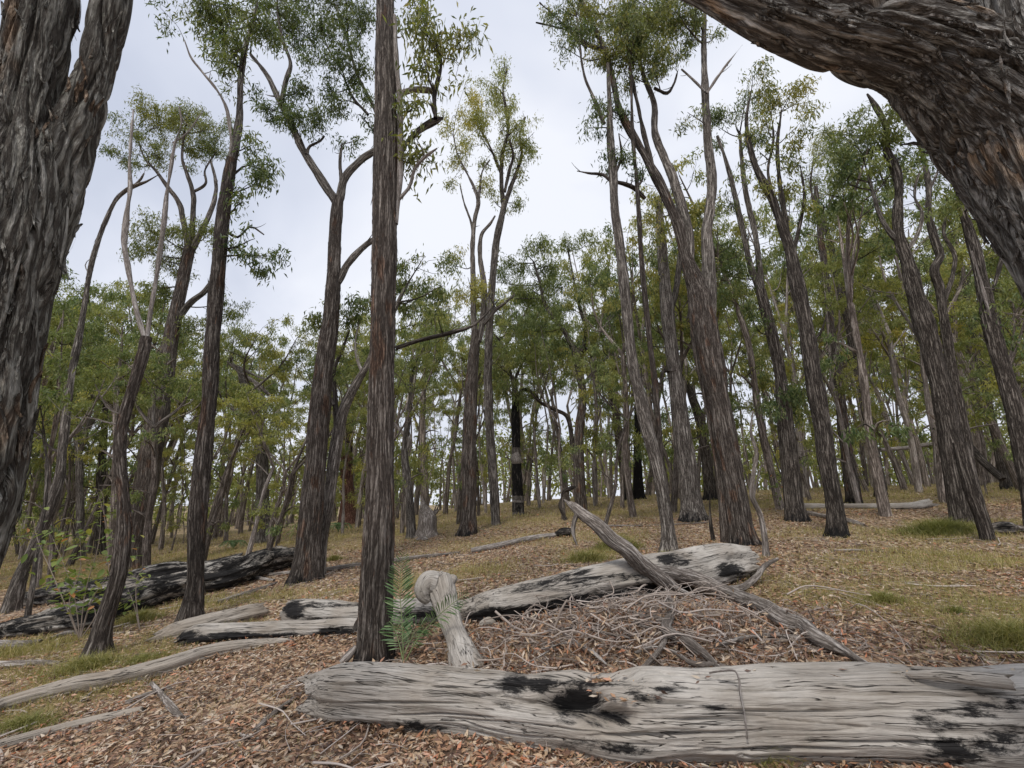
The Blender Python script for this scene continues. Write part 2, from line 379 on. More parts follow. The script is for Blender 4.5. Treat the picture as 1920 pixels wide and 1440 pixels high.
gblob(60, 1260, .8, .4, .8, .2); gblob(500, 1120, .8, .5, .7, .15); gblob(350, 1050, 2.5, 1.6, .8, .3); gblob(150, 1080, 2.5, 1.5, .8, .4)
gblob(600, 1030, 3., 1.5, .55, .1); gblob(850, 1075, 1.4, .8, .5, .05); gblob(1000, 1010, 3., 1.6, .5, .15); gblob(1100, 1040, .8, .5, .9, .5)
gblob(800, 975, 4., 2.5, .6, .2); gblob(1160, 1010, .8, .5, .9, .6); gblob(640, 1110, .8, .4, .4, .1); gblob(800, 1090, 1., .6, .5, .05)
gblob(1450, 1380, .5, .25, .3, .6); gblob(1000, 1215, .4, .2, .35, .5); gblob(1850, 1000, 2.5, 1.5, .5, .4); gblob(430, 1330, .5, .3, .15, .3)
def grassy(x, y):
    d = np.zeros_like(np.asarray(x, float)); gr = np.zeros_like(d)
    for bx, by, rx, ry, wt, g_ in GB:
        k = wt*np.exp(-((x-bx)/rx)**2 - ((y-by)/ry)**2); d = np.maximum(d, k); gr = np.maximum(gr, k*g_)
    far = np.clip((y-11)/10, 0, .5); return np.maximum(d, far), gr
def axis(lo, hi, fine, grow):
    a = [0.]; st = fine
    while a[-1] < hi: a.append(a[-1]+st); st = fine if a[-1] < 9 else st*grow
    b_ = [0.]; st = fine
    while b_[-1] > lo: b_.append(b_[-1]-st); st = fine if b_[-1] > -9 else st*grow
    return np.array(sorted(set(b_+a)))
ax = axis(-260, 260, .07, 1.08); ay = axis(-60, 420, .07, 1.08)
ay = ay[(ay > -12) | (np.arange(len(ay)) % 2 == 0)]
X, Y_ = np.meshgrid(ax, ay, indexing='ij'); Z = ground(X, Y_)
mb = MB(); idx = np.arange(X.size).reshape(X.shape)
F = np.stack([idx[:-1, :-1], idx[1:, :-1], idx[1:, 1:], idx[:-1, 1:]], -1).reshape(-1, 4)
mb.add(np.stack([X, Y_, Z], -1), F, char=grassy(X, Y_)[0].ravel())
tag(mb.build('ground', M['ground']), kind='structure')

# ------------------------------------------------------------------ leaves and twigs in bulk
def rot_dirs(n, droop, rg):
    v = rg.normal(size=(n, 3)); v[:, 2] -= droop; return v/np.linalg.norm(v, axis=1)[:, None]
def add_leaves(mb, C, D, L, W, hue, rg, mat=0, rnd=None):
    n = len(C); s = np.cross(D, rg.normal(size=(n, 3))); s /= np.linalg.norm(s, axis=1)[:, None]+1e-9
    nn = np.cross(D, s)
    L = np.broadcast_to(L, (n,))[:, None]; W = np.broadcast_to(W, (n,))[:, None]
    a = C; m_ = C + D*L*.42 - nn*L*.06; t = C + D*L - nn*L*.02 + np.array([0, 0, -.1])*L
    V = np.stack([a, m_+s*W*.5, t, m_-s*W*.5], 1)
    F = np.arange(4*n).reshape(n, 4)
    r = rg.random(n) if rnd is None else rnd
    mb.add(V, F, hue=np.repeat(np.broadcast_to(hue, (n,)), 4), rnd=np.repeat(r, 4), mat=mat)
def add_twig(mb, P, r0, r1, nseg=3, n=5, mat=1, rnd=.4, hue=0., char=0.):
    V, F, bk, *_ = tube(P, np.linspace(r0, r1, len(P)), nseg, n=n)
    mb.add(V, F, bk=bk, rnd=rnd, mat=mat, hue=hue, char=char)
FOL = 3.1
def crown(mb, clumps, SP, SR, rg, leaf=.11, lw=.028, rs=.27, nl=26, droop=1.5, twig_mat=1, dens0=1.0):
    """clumps: (centre, radius, hue, dens); SP, SR: skeleton points and radii to grow branchlets from"""
    Cs, Ds, Hs, Ls = [], [], [], []
    for C, Rr, hue, dens in clumps:
        axs = rg.uniform(.55, 1.5, 3)*np.array([1, 1, .85]); axs *= 1.0/np.cbrt(np.prod(axs))**.6
        C = np.asarray(C); d = np.linalg.norm(SP-C, axis=1) + 1.2*np.clip(SP[:, 2]-C[2]+.3*Rr, 0, None)
        j = int(np.argmin(d)); S = SP[j]; r0 = min(SR[j]*.6, .012+.018*Rr+.004*d[j]); r0 = max(r0, .006)
        mid = (S+C)/2 + rg.normal(size=3)*d[j]*.08 + np.array([0, 0, -.06*d[j]])
        end = C + (C-S)/(np.linalg.norm(C-S)+1e-6)*Rr*.35
        path = catmull(np.array([S, mid, C, end]), 9)
        add_twig(mb, path, r0, r0*.3, 5, 10, twig_mat)
        ns = max(6, int(dens*dens0*FOL*(Rr/rs)**2)) ; nsub = max(3, ns//4)
        u = rg.normal(size=(nsub, 3)); u /= np.linalg.norm(u, axis=1)[:, None]
        sub = C + u*axs*Rr*(.3+.8*rg.random((nsub, 1))**.8)
        for q in sub:
            a = path[rg.integers(3, 9)]
            m1 = a + (q-a)*.5 + rg.normal(size=3)*Rr*.1 + np.array([0, 0, -.05])*Rr
            add_twig(mb, np.array([a, m1, q]), r0*.4, .003, 3, 5, twig_mat)
        k = rg.integers(0, nsub, ns)
        sc_ = sub[k] + rg.normal(size=(ns, 3))*np.array([1, 1, .8])*min(.42*Rr, .5)*.45
        sh = np.clip(hue + rg.normal(size=ns)*.12, 0, 1)
        for q, kk in zip(sc_, k):
            if rg.random() < .5:
                a = sub[kk]; add_twig(mb, np.array([a, (a+q)/2+rg.normal(size=3)*.04, q]), .005, .002, 3, 3, twig_mat)
        n_ = ns*nl; cc = np.repeat(sc_, nl, 0) + rg.normal(size=(n_, 3))*rs*np.array([.5, .5, .45])
        Cs.append(cc); Ds.append(rot_dirs(n_, droop, rg)); Hs.append(np.repeat(sh, nl)); Ls.append(leaf*(.7+.6*rg.random(n_)))
    if Cs:
        C_ = np.concatenate(Cs); L_ = np.concatenate(Ls)
        add_leaves(mb, C_, np.concatenate(Ds), L_, L_*lw/leaf, np.concatenate(Hs), rg)
        return len(C_)
    return 0
# ------------------------------------------------------------------ trees measured from the photograph
TREE_XY = []
def tree(label, trunk, bark='bark_brown', branches=(), clumps=(), Y=None, dY=0., nseg=20, step=.07, amp=.010, k=14., group=None,
         char=0., leaf=.11, dens=1., name='gum_tree', seed=None, flare=.35, charz=None, cat='tree', lmat='leaf', rough=0.03, tcol=None):
    rg = np.random.default_rng(seed if seed is not None else int(abs(trunk[0][0])*7+trunk[-1][1]) % 99991)
    b = trunk[0]
    if Y is None:
        g0 = G(b[0], b[1]); Yb = g0[1] + b[2]/2*depth(b[0], b[1], g0[1])/FPX*.6
    else: Yb = Y
    P, Rr = [], []
    y0, y1 = trunk[0][1], trunk[-1][1]
    YT = lambda py: Yb + dY*np.clip((y0-py)/(y0-y1+1e-6), -.3, 1.5)
    for t in trunk:
        Yt = YT(t[1]) + (t[3] if len(t) > 3 else 0); P.append(at(t[0], t[1], Yt)); Rr.append(t[2]/2*depth(t[0], t[1], Yt)/FPX*cosx(t[0]))
    P = np.array(P); Rr = np.array(Rr)
    gz = float(ground(P[0][0], P[0][1])); TREE_XY.append((P[0][0], P[0][1]))
    if Y is None: P[0][2] = gz
    dn = P[0] - (P[1]-P[0])/np.linalg.norm(P[1]-P[0])*.35
    P = np.vstack([dn, P]); Rr = np.concatenate([[Rr[0]*1.1], Rr])
    root = empty(name, (P[1][0], P[1][1], gz), label, cat, group)
    bf = bark_fn(k, amp); ph = rg.random()*20
    def dsp(bk, pos, nr):
        hgt = np.clip(pos[..., 2]-gz, 0, 9)
        th = np.arctan2(bk[..., 1]-0, bk[..., 0])
        fl = flare*Rr[1]*np.exp(-hgt/.13)*(.5+.7*np.sin(th*3+ph)*.5+.3*np.sin(th*5+2*ph))
        low = rough*perlin(bk*np.array([2.2, 2.2, 1.1])+ph)*np.minimum(1, Rr[1]/.12)
        return bf(bk, pos, nr) + np.clip(fl, -.02, .2) + low
    V, F, bk, sh, C, T, rd = tube(P, Rr, nseg, step=step, disp=dsp, off=0.)
    chv = np.zeros(len(V))
    if char: chv = np.clip(.85-(V[:, 2]-gz)/char*.6, 0, .8)
    if charz: 
        for (pa, pb, s_) in charz:
            _, vy = proj(V); chv = np.where((vy < pb) & (vy > pa), s_, chv)
    mb = MB(); mb.add(V, F, bk=bk, char=chv, rnd=rg.random()); mbs = []
    if nseg >= 24:
        n_, s_ = sh; VG = V.reshape(n_, s_, 3); CG = C
        cnt_ = min(170, int(n_*s_/90)); stp = float(np.linalg.norm(C[1]-C[0]))
        for _ in range(cnt_):
            j = int(rg.integers(s_)); ln = max(3, int(rg.uniform(.08, .35)/stp)); i = int(rg.integers(3, max(4, n_-ln-1)))
            if i+ln >= n_: continue
            rows = VG[i:i+ln:max(1, ln//6)]; m_ = len(rows)
            if m_ < 3: continue
            a_, b_ = rows[:, j], rows[:, (j+1) % s_]; cc_ = CG[i:i+ln:max(1, ln//6)]; o_ = (a_-cc_); rr_ = np.linalg.norm(o_, axis=1)[:, None]; o_ = o_/rr_
            wd = min(rg.uniform(.008, .022)/ (np.linalg.norm(a_[0]-b_[0])+1e-6), 1.6); t_ = np.linspace(0, 1, m_)[:, None]; up = rg.random() < .3
            lift_ = .004 + rg.uniform(.002, .03)*((t_ if up else 1-t_)**2.5); taper = (.25+.75*np.sin(np.pi*np.clip(t_*.9+.08, 0, 1)))*wd
            L_ = a_ + o_*lift_; R_ = a_ + (b_-a_)*taper + o_*lift_
            VV = np.stack([L_, R_], 1).reshape(-1, 3); q_ = np.arange(2*m_).reshape(m_, 2); mbs.append((VV, np.stack([q_[:-1, 0], q_[:-1, 1], q_[1:, 1], q_[1:, 0]], -1)))
    for VV, FF in mbs: mb.add(VV, FF, bk=VV*1.3+2)
    mb.build('trunk', M[bark], root)
    SP = [C]; SR = [rd]
    hgt_mask = C[:, 2] > gz + .35*(C[-1, 2]-gz)
    SP = [C[hgt_mask]]; SR = [rd[hgt_mask]]
    for br in branches:
        bm, pts = br[0], br[1]; drift = br[2] if len(br) > 2 else rg.uniform(-.6, .6)*(Yb/8)
        Q, q = [], []
        L = len(pts)
        for i, t in enumerate(pts):
            Yt = YT(pts[0][1]) + drift*(i/max(1, L-1))**1.2; Q.append(at(t[0], t[1], Yt)); q.append(t[2]/2*depth(t[0], t[1], Yt)/FPX*cosx(t[0]))
        Q = np.array(Q); q = np.array(q)
        ns = 12 if q[0] > .05 else 7
        V, F, bk, sh, C2, T2, r2 = tube(Q, q, ns, step=.09, disp=(lambda bk, pos, nr, a=min(.006, q[0]*.15): bark_fn(18, a)(bk, pos, nr) + a*3*perlin(bk*np.array([5, 5, 2.5])+ph)))
        m2 = MB(); m2.add(V, F, bk=bk, rnd=rg.random())
        # short dead spurs
        for _ in range(rg.integers(1, 4)):
            j = rg.integers(len(C2)//3, len(C2)); d = rg.normal(size=3); d /= np.linalg.norm(d); ln = rg.uniform(.1, .45)*min(1, Yb/8)
            add_twig(m2, np.array([C2[j], C2[j]+d*ln*.6+np.array([0, 0, .05]), C2[j]+d*ln+np.array([0, 0, .12])]), r2[j]*.45, .003, 4, 5, 0)
        m2.build('branch', M[bm], root)
        SP.append(C2[2:]); SR.append(r2[2:])
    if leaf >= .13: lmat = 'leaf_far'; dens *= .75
    if clumps:
        SPa = np.concatenate(SP); SRa = np.concatenate(SR); cl = []
        for c in clumps:
            px, py, r = c[:3]; hue = c[3] if len(c) > 3 else .15; dn_ = c[4] if len(c) > 4 else 1.
            rm = r*depth(px, py, Yb)/FPX
            Yc = YT(py) + rg.uniform(-.9, .9)*rm*1.1
            cl.append((at(px, py, Yc), rm, hue, dn_))
        m3 = MB(); crown(m3, cl, SPa, SRa, rg, leaf=leaf, lw=leaf*.25, rs=.19*leaf/.11, nl=30, dens0=dens)
        m3.build('crown', [M[lmat], M['bark_dark']], root, smooth=False)
    return root

# --- the great leaning trunk at the left edge, forked near the top
tree('massive rough-barked trunk filling the left edge, forking into a V at the top',
     [(-330, 1700, 340), (-150, 1150, 310), (-95, 960, 300), (-40, 720, 256), (-8, 560, 226), (18, 420, 232), (32, 320, 215), (42, 240, 175), (52, 160, 148), (66, 80, 136), (80, 0, 132), (88, -120, 125), (92, -300, 115)],
     'bark_big_left', [('bark_big_left', [(78, 330, 150), (128, 250, 120), (165, 165, 98), (187, 80, 88), (202, 0, 88), (214, -120, 84), (225, -300, 80)], .0)],
     Y=1.55, dY=-.1, nseg=300, step=.008, amp=.034, k=12., rough=.035, seed=5)
# replace that fork limb by a finely modelled one (same child, richer surface)
def rebuild_branch(root, idx, pts, Ys, nseg, step, amp, k, mat, rough=.02):
    ch = [c for c in root.children if c.name.startswith('branch')][idx]
    Q = np.array([at(t[0], t[1], y) for t, y in zip(pts, Ys)]); q = np.array([t[2]/2*depth(t[0], t[1], y)/FPX*cosx(t[0]) for t, y in zip(pts, Ys)])
    bf = bark_fn(k, amp)
    V, F, bk, sh, C, T, rd = tube(Q, q, nseg, step=step, disp=lambda bk, pos, nr: bf(bk, pos, nr)+rough*perlin(bk*np.array([2.4, 2.4, 1.3])+4), off=3.)
    m = MB(); m.add(V, F, bk=bk); me = m.mesh('branch', M[mat]); ch.data = me
    return C, T, rd
big_left = [o for o in col.objects if o.get('label', '').startswith('massive rough-barked trunk')][0]
rebuild_branch(big_left, 0, [(50, 470, 130), (82, 370, 140), (122, 280, 120), (158, 200, 96), (176, 140, 84), (193, 60, 80), (204, 0, 82), (214, -120, 84), (225, -300, 80)],
               [1.56, 1.555, 1.545, 1.54, 1.53, 1.52, 1.5, 1.5, 1.5], 200, .008, .030, 13., 'bark_big_left')

# --- the huge tree at the upper right, its trunk and thick limb arching into the frame
tree('huge grey and orange flaking trunk at upper right, arching a thick limb over the view',
     [(2470, 1750, 420), (2260, 1100, 400), (2170, 820, 390), (2085, 560, 400), (2020, 400, 410), (1945, 230, 400), (1890, 60, 370), (1870, -120, 330), (1880, -350, 300)],
     'bark_big_right', [('bark_big_right', [(1900, 300, 300), (1500, 40, 110)], 0.)],
     Y=1.5, dY=-.1, nseg=340, step=.008, amp=.036, k=12., rough=.05, seed=6)
big_right = [o for o in col.objects if o.get('label', '').startswith('huge grey and orange')][0]
Cb, Tb, Rb = rebuild_branch(big_right, 0, [(1985, 350, 290), (1900, 228, 325), (1820, 156, 285), (1735, 104, 225), (1640, 74, 178), (1560, 56, 138), (1480, 30, 113), (1400, 0, 98), (1310, -38, 90), (1200, -85, 82), (1080, -140, 74)],
               [1.48, 1.45, 1.42, 1.40, 1.40, 1.41, 1.42, 1.45, 1.5, 1.55, 1.6], 240, .008, .032, 12., 'bark_big_right', .03)
# loose strips of bark peeling from both near trunks
def bark_strip(parent, P0, along, out, L, W, mat, curl):
    side = np.cross(along, out); side /= np.linalg.norm(side)
    n = 7; V = []
    for i in range(n):
        t = i/(n-1); c = P0 + along*L*(t-.5) + out*(.004+curl*(abs(t-.5)*2)**2.2*L)
        ww = W*(1-.75*abs(t-.5)*2)*(.8+.4*random.random())
        for j, s_ in enumerate((-.5, 0, .5)): V.append(c + side*ww*s_ + out*(.004 if j == 1 else 0) + rng.normal(size=3)*.0012)
    V = np.array(V); B = V - out*.004
    idx = np.arange(3*n).reshape(n, 3); F = np.stack([idx[:-1, :-1], idx[:-1, 1:], idx[1:, 1:], idx[1:, :-1]], -1).reshape(-1, 4)
    m = MB(); m.add(V, F, bk=V+3); m.add(B, F[:, ::-1], bk=V+3)
    m.build('bark_strip', M[mat], parent, smooth=False)
dg = bpy.context.evaluated_depsgraph_get()
def surf_strips(root, pxs, mat, Lr, Wr):
    dg.update()
    for px, py in pxs:
        d = Vector(ray(px, py)).normalized()
        hit, loc, nrm, fi, ob, _ = sc.ray_cast(dg, Vector((0, 0, CAMZ)), d)
        if hit and (ob.parent == root):
            out = np.array(nrm); out = out - np.array(d)*out.dot(np.array(d))*.0
            bd_ = np.array(at(px+rng.normal()*8, py-40, 1.5)) - np.array(at(px, py, 1.5))
            if mat == 'bark_big_right': 
                ax_ = Cb if py < 260 and px < 1850 else None
                if ax_ is not None:
                    j = int(np.argmin(np.linalg.norm(Cb-np.array(loc), axis=1))); bd_ = Tb[j]
                else: bd_ = np.array(at(px-75, py-130, 1.5)) - np.array(at(px, py, 1.5))
            al = bd_ - out*out.dot(bd_); al /= np.linalg.norm(al)
            al = al + np.cross(out, al)*rng.normal()*.12; al /= np.linalg.norm(al)
            bark_strip(root, np.array(loc), al, out, rng.uniform(*Lr), rng.uniform(*Wr), mat, rng.uniform(.02, .16))
bpy.context.view_layer.update()
surf_strips(big_left, [(rng.uniform(0, 235), rng.uniform(0, 900)) for _ in range(110)], 'bark_big_left', (.05, .14), (.008, .018))
surf_strips(big_right, [(rng.uniform(1380, 1920), rng.uniform(0, 480)) for _ in range(190)], 'bark_big_right', (.05, .17), (.008, .022))

# --- T3 the straight trunk left of centre
tree('tall straight brown trunk left of centre, standing just behind the pale foreground log',
     [(700, 1248, 74), (703, 1195, 68), (706, 1100, 62), (712, 960, 54), (714, 850, 51), (716, 700, 49), (718, 600, 48), (720, 480, 49), (722, 400, 48), (725, 240, 44), (722, 120, 38), (722, 0, 34), (722, -150, 31)],
     'bark_brown',
     [('dead_pale', [(742, 420, 10), (750, 300, 14), (749, 190, 12), (741, 100, 12), (739, 30, 10)], .0),
      ('dead_pale', [(745, 176, 13), (775, 168, 13), (800, 168, 12), (818, 172, 7)], .1),
      ('bark_dark', [(745, 290, 11), (768, 262, 11), (795, 238, 12), (818, 226, 12), (830, 222, 5)], .1),
      ('bark_dark', [(816, 222, 9), (814, 185, 9), (820, 155, 7), (827, 120, 6), (815, 75, 4), (785, 25, 3), (770, -20, 2)], .2),
      ('dead_pale', [(746, 375, 9), (768, 350, 8), (777, 318, 6), (795, 296, 5), (820, 278, 3)], -.1),
      ('bark_dark', [(742, 653, 10), (790, 637, 9), (840, 625, 7), (885, 611, 6), (912, 588, 4), (935, 562, 3)], .4)],
     [(790, 40, 42, .2, 1.1), (815, 75, 40, .3, 1), (845, 110, 42, .35, 1.2), (800, 130, 35, .2, 1), (775, 200, 36, .2, 1.1), (780, 260, 36, .25, 1.2), (765, 305, 26, .2, 1.), (855, 70, 28, .2, .7), (770, 10, 38, .2, 1.)],
     Y=None, nseg=110, step=.02, amp=.011, k=16, char=.22, seed=33, rough=.02)
# --- the forked tree left of it
tree('dark forked tree with a Y of two limbs, left of the thick central trunk',
     [(572, 1092, 66), (578, 1040, 54), (586, 940, 44), (594, 850, 42), (603, 730, 40), (617, 620, 32), (626, 520, 27), (629, 430, 24), (634, 372, 21)], 'bark_brown',
     [('bark_grey', [(634, 385, 18), (600, 332, 17), (570, 285, 15), (545, 232, 14), (522, 185, 12), (500, 140, 10), (470, 102, 6)], .3),
      ('bark_grey', [(527, 190, 9), (537, 150, 9), (545, 120, 8), (532, 80, 7), (522, 40, 5), (520, 0, 4)], -.3),
      ('bark_grey', [(636, 375, 17), (648, 332, 15), (680, 298, 14), (705, 280, 12), (722, 262, 9), (700, 200, 7), (670, 140, 6), (650, 70, 5), (630, 10, 4)], .6),
      ('bark_grey', [(640, 345, 8), (638, 300, 6), (641, 270, 4)], 0.),
      ('bark_grey', [(633, 530, 14), (655, 492, 13), (690, 457, 12), (740, 430, 9)], .5),
      ('bark_dark', [(575, 290, 8), (580, 275, 6), (600, 265, 4), (608, 255, 3)], .0),
      ('bark_dark', [(690, 215, 6), (660, 180, 5), (640, 130, 4), (615, 90, 3), (600, 40, 3)], .2)],
     [(505, 205, 34, .15, 1), (545, 215, 32, .1, 1), (585, 225, 38, .15, 1.1), (560, 170, 34, .1, .8), (520, 30, 46, .3, 1.3), (475, 60, 36, .3, 1), (560, 60, 42, .2, 1), (605, 60, 40, .15, 1),
      (650, 60, 44, .25, 1), (620, 120, 38, .2, 1), (665, 140, 36, .2, 1), (640, 190, 34, .2, .9), (680, 220, 28, .15, .9), (610, 170, 28, .15, .7), (690, 30, 40, .2, .9), (540, 5, 44, .2, 1), (600, 5, 40, .2, 1), (650, 10, 40, .2, 1), (660, 265, 24, .1, .7)],
     nseg=56, step=.03, amp=.012, k=14, char=.3, seed=44, dens=1.3)
tree('slender second trunk tucked against the forked tree, leaning right behind the central trunk',
     [(598, 1080, 22), (606, 1010, 22), (616, 940, 24), (628, 850, 24), (645, 770, 22), (668, 720, 15), (688, 685, 13), (705, 645, 13), (730, 600, 10), (760, 540, 8)], 'bark_grey',
     [('bark_dark', [(632, 800, 14), (628, 740, 11), (625, 700, 9), (640, 660, 7), (655, 620, 5)], .5), ('bark_dark', [(626, 760, 8), (612, 730, 6), (605, 700, 5), (600, 640, 4)], .5),
      ('dead_pale', [(680, 700, 8), (668, 670, 6), (666, 640, 5), (672, 610, 3)], .2)],
     [(600, 620, 36, .25, 1), (650, 600, 40, .1, 1), (670, 570, 36, .1, 1), (760, 520, 40, .1, 1), (790, 490, 42, .1, 1), (780, 560, 36, .1, .9), (820, 540, 36, .1, 1), (770, 610, 28, .1, .7)], nseg=24, step=.05, seed=45, leaf=.12)
# --- left group
tree('slim trunk with a bare dead side limb high up, in front of charred logs',
     [(356, 1165, 52), (364, 1100, 38), (368, 1020, 36), (372, 950, 36), (380, 850, 37), (392, 750, 34), (399, 640, 30), (406, 540, 28), (415, 440, 26), (424, 370, 24), (434, 300, 22)], 'bark_brown',
     [('bark_grey', [(434, 305, 20), (446, 245, 16), (450, 180, 13), (454, 125, 11), (464, 75, 8), (478, 30, 6), (485, -20, 4)], .2),
      ('dead_pale', [(434, 300, 11), (433, 250, 9), (421, 195, 8), (400, 160, 7), (375, 130, 5), (358, 108, 4), (346, 76, 2.5)], -.3),
      ('bark_dark', [(425, 335, 7), (440, 325, 6), (462, 310, 5), (490, 320, 3), (505, 335, 2)], .2),
      ('bark_dark', [(418, 430, 8), (445, 445, 6), (470, 425, 5), (495, 440, 3)], .2)],
     [(425, 45, 44, .35, 1.2), (385, 30, 38, .25, 1.1), (460, 100, 40, .25, 1.1), (420, 110, 36, .2, 1), (445, 150, 28, .15, .7), (480, 30, 42, .2, 1.1), (495, 305, 30, .1, .9), (480, 345, 24, .1, .8), (465, 275, 24, .1, .6),
      (500, 480, 32, .1, 1), (470, 450, 26, .1, .9), (445, 385, 26, .1, .8), (440, 470, 28, .15, .8), (400, 10, 36, .2, 1), (300, 15, 24, .1, .8), (500, 325, 22, .1, .8)],
     nseg=52, step=.03, amp=.011, k=15, char=0., seed=61, dens=1.3)
tree('brown trunk with a rusty red bark patch at mid height, behind the charred logs',
     [(250, 1068, 54), (258, 1000, 48), (272, 930, 46), (284, 850, 46), (298, 770, 41), (310, 700, 36), (322, 620, 30), (338, 550, 26), (350, 490, 24), (356, 465, 22)], 'bark_brown',
     [('bark_dark', [(355, 475, 15), (345, 420, 13), (335, 380, 11), (312, 348, 9), (292, 320, 7), (272, 298, 5), (255, 250, 3)], .5),
      ('bark_dark', [(358, 470, 13), (361, 420, 12), (362, 365, 10), (352, 330, 8), (342, 300, 6), (345, 250, 5)], -.3),
      ('bark_grey', [(360, 468, 14), (382, 425, 12), (398, 388, 10), (405, 350, 7), (395, 300, 5)], .3),
      ('bark_dark', [(362, 360, 7), (385, 345, 5), (384, 320, 4), (395, 300, 3)], .0),
      ('bark_grey', [(330, 602, 15), (355, 570, 14), (385, 545, 12), (402, 520, 9)], .2),
      ('dead_pale', [(268, 702, 5), (298, 694, 6), (318, 680, 5), (328, 672, 3)], -.3)],
     [(285, 215, 34, .45, 1.2), (315, 230, 34, .5, 1.2), (350, 225, 34, .35, 1.2), (385, 235, 36, .2, 1.2), (400, 265, 32, .15, 1.2), (265, 275, 30, .2, 1), (230, 295, 28, .1, .8), (300, 290, 28, .35, 1),
      (365, 285, 28, .25, 1), (250, 230, 26, .1, .6), (300, 440, 36, .3, 1.2), (310, 490, 36, .3, 1.2), (385, 440, 34, .3, 1), (340, 460, 28, .3, .8), (255, 470, 24, .1, .8), (290, 540, 36, .25, 1), (370, 620, 34, .2, .9), (420, 570, 32, .1, .8)],
     nseg=44, step=.04, amp=.012, k=14, seed=62, leaf=.12, dens=1.2)
tree('crooked grey trunk splitting into two bare bleached limbs, leaning at lower left',
     [(180, 1236, 60), (188, 1195, 48), (204, 1140, 42), (222, 1085, 38), (232, 1010, 36), (232, 940, 32), (226, 880, 28), (226, 820, 24), (236, 770, 24), (252, 720, 25), (266, 670, 23), (274, 632, 20)], 'bark_brown',
     [('dead_pale', [(274, 640, 15), (262, 602, 14), (250, 555, 13), (240, 500, 12), (233, 450, 12), (238, 400, 12), (244, 350, 10), (243, 300, 8), (247, 240, 5), (250, 205, 3)], .2),
      ('dead_pale', [(275, 640, 13), (281, 595, 12), (290, 540, 12), (299, 480, 11), (306, 430, 10), (312, 370, 9), (321, 310, 8), (330, 262, 6), (340, 232, 4), (336, 200, 3)], -.2),
      ('dead_pale', [(323, 268, 5), (345, 255, 5), (362, 235, 4), (382, 205, 2)], .1),
      ('dead_pale', [(230, 778, 6), (205, 768, 5), (190, 745, 4), (178, 720, 3)], -.2), ('dead_pale', [(190, 745, 4), (208, 722, 3), (222, 698, 2)], 0.),
      ('dead_pale', [(226, 798, 6), (195, 790, 5), (160, 782, 4), (135, 785, 3)], -.2)],
     [], nseg=48, step=.03, amp=.011, k=16, seed=63, char=0.)
tree('leaning pale grey trunk that curves up beside the massive left trunk',
     [(18, 1150, 40), (40, 1075, 32), (70, 1010, 28), (96, 945, 26), (112, 890, 24), (118, 830, 20), (126, 760, 18), (138, 680, 17), (150, 620, 15), (160, 560, 13), (167, 515, 12), (180, 465, 11), (198, 415, 10), (220, 372, 9), (245, 352, 8), (275, 340, 5), (300, 326, 3)], 'bark_grey',
     [('dead_grey', [(248, 350, 6), (262, 338, 5), (270, 325, 4)], 0.), ('bark_dark', [(120, 850, 8), (95, 840, 7), (75, 815, 6), (50, 808, 5)], .3), ('dead_pale', [(167, 515, 3), (160, 495, 2), (175, 480, 1.5)], 0.)],
     [], nseg=28, step=.04, amp=.007, k=18, seed=64)
tree('thin grey stem leaning beside the pale curving trunk, over the charred logs',
     [(50, 1165, 14), (62, 1090, 13), (68, 1040, 12), (78, 985, 10), (86, 930, 9), (88, 860, 7)], 'bark_grey', [], [(85, 760, 50, .2, 1), (60, 690, 40, .2, .8)], nseg=12, step=.06, amp=.004, seed=65, leaf=.12)
# --- centre
tree('upright brown trunk with two pale upper stems, alone on the open litter at centre',
     [(878, 1004, 36), (878, 970, 29), (880, 900, 28), (881, 800, 26), (884, 720, 23), (889, 660, 20), (893, 620, 17)], 'bark_brown',
     [('bark_grey', [(890, 640, 13), (888, 590, 11), (887, 520, 10), (886, 460, 9), (890, 410, 8), (897, 378, 8), (888, 350, 6), (872, 318, 4), (858, 290, 3), (850, 250, 2)], -.3),
      ('bark_grey', [(897, 640, 13), (905, 600, 12), (908, 540, 11), (900, 480, 9), (903, 440, 7), (920, 418, 5), (928, 405, 3)], .3),
      ('bark_grey', [(887, 470, 6), (884, 420, 5), (870, 380, 3), (862, 345, 2)], 0.),
      ('bark_grey', [(907, 608, 8), (930, 580, 7), (950, 566, 5), (965, 552, 3)], .2),
      ('bark_grey', [(896, 380, 7), (900, 350, 5), (905, 320, 3), (918, 300, 2)], .0)],
     [(865, 215, 34, .4, 1), (848, 250, 28, .2, .8), (870, 165, 30, .55, 1), (880, 290, 32, .2, 1), (868, 320, 28, .15, .9), (900, 330, 26, .2, .9), (860, 500, 30, .2, .8), (880, 530, 34, .3, 1), (920, 560, 34, .2, 1), (870, 560, 24, .3, .8)],
     nseg=30, step=.06, amp=.013, k=12, char=.35, seed=71, leaf=.13)
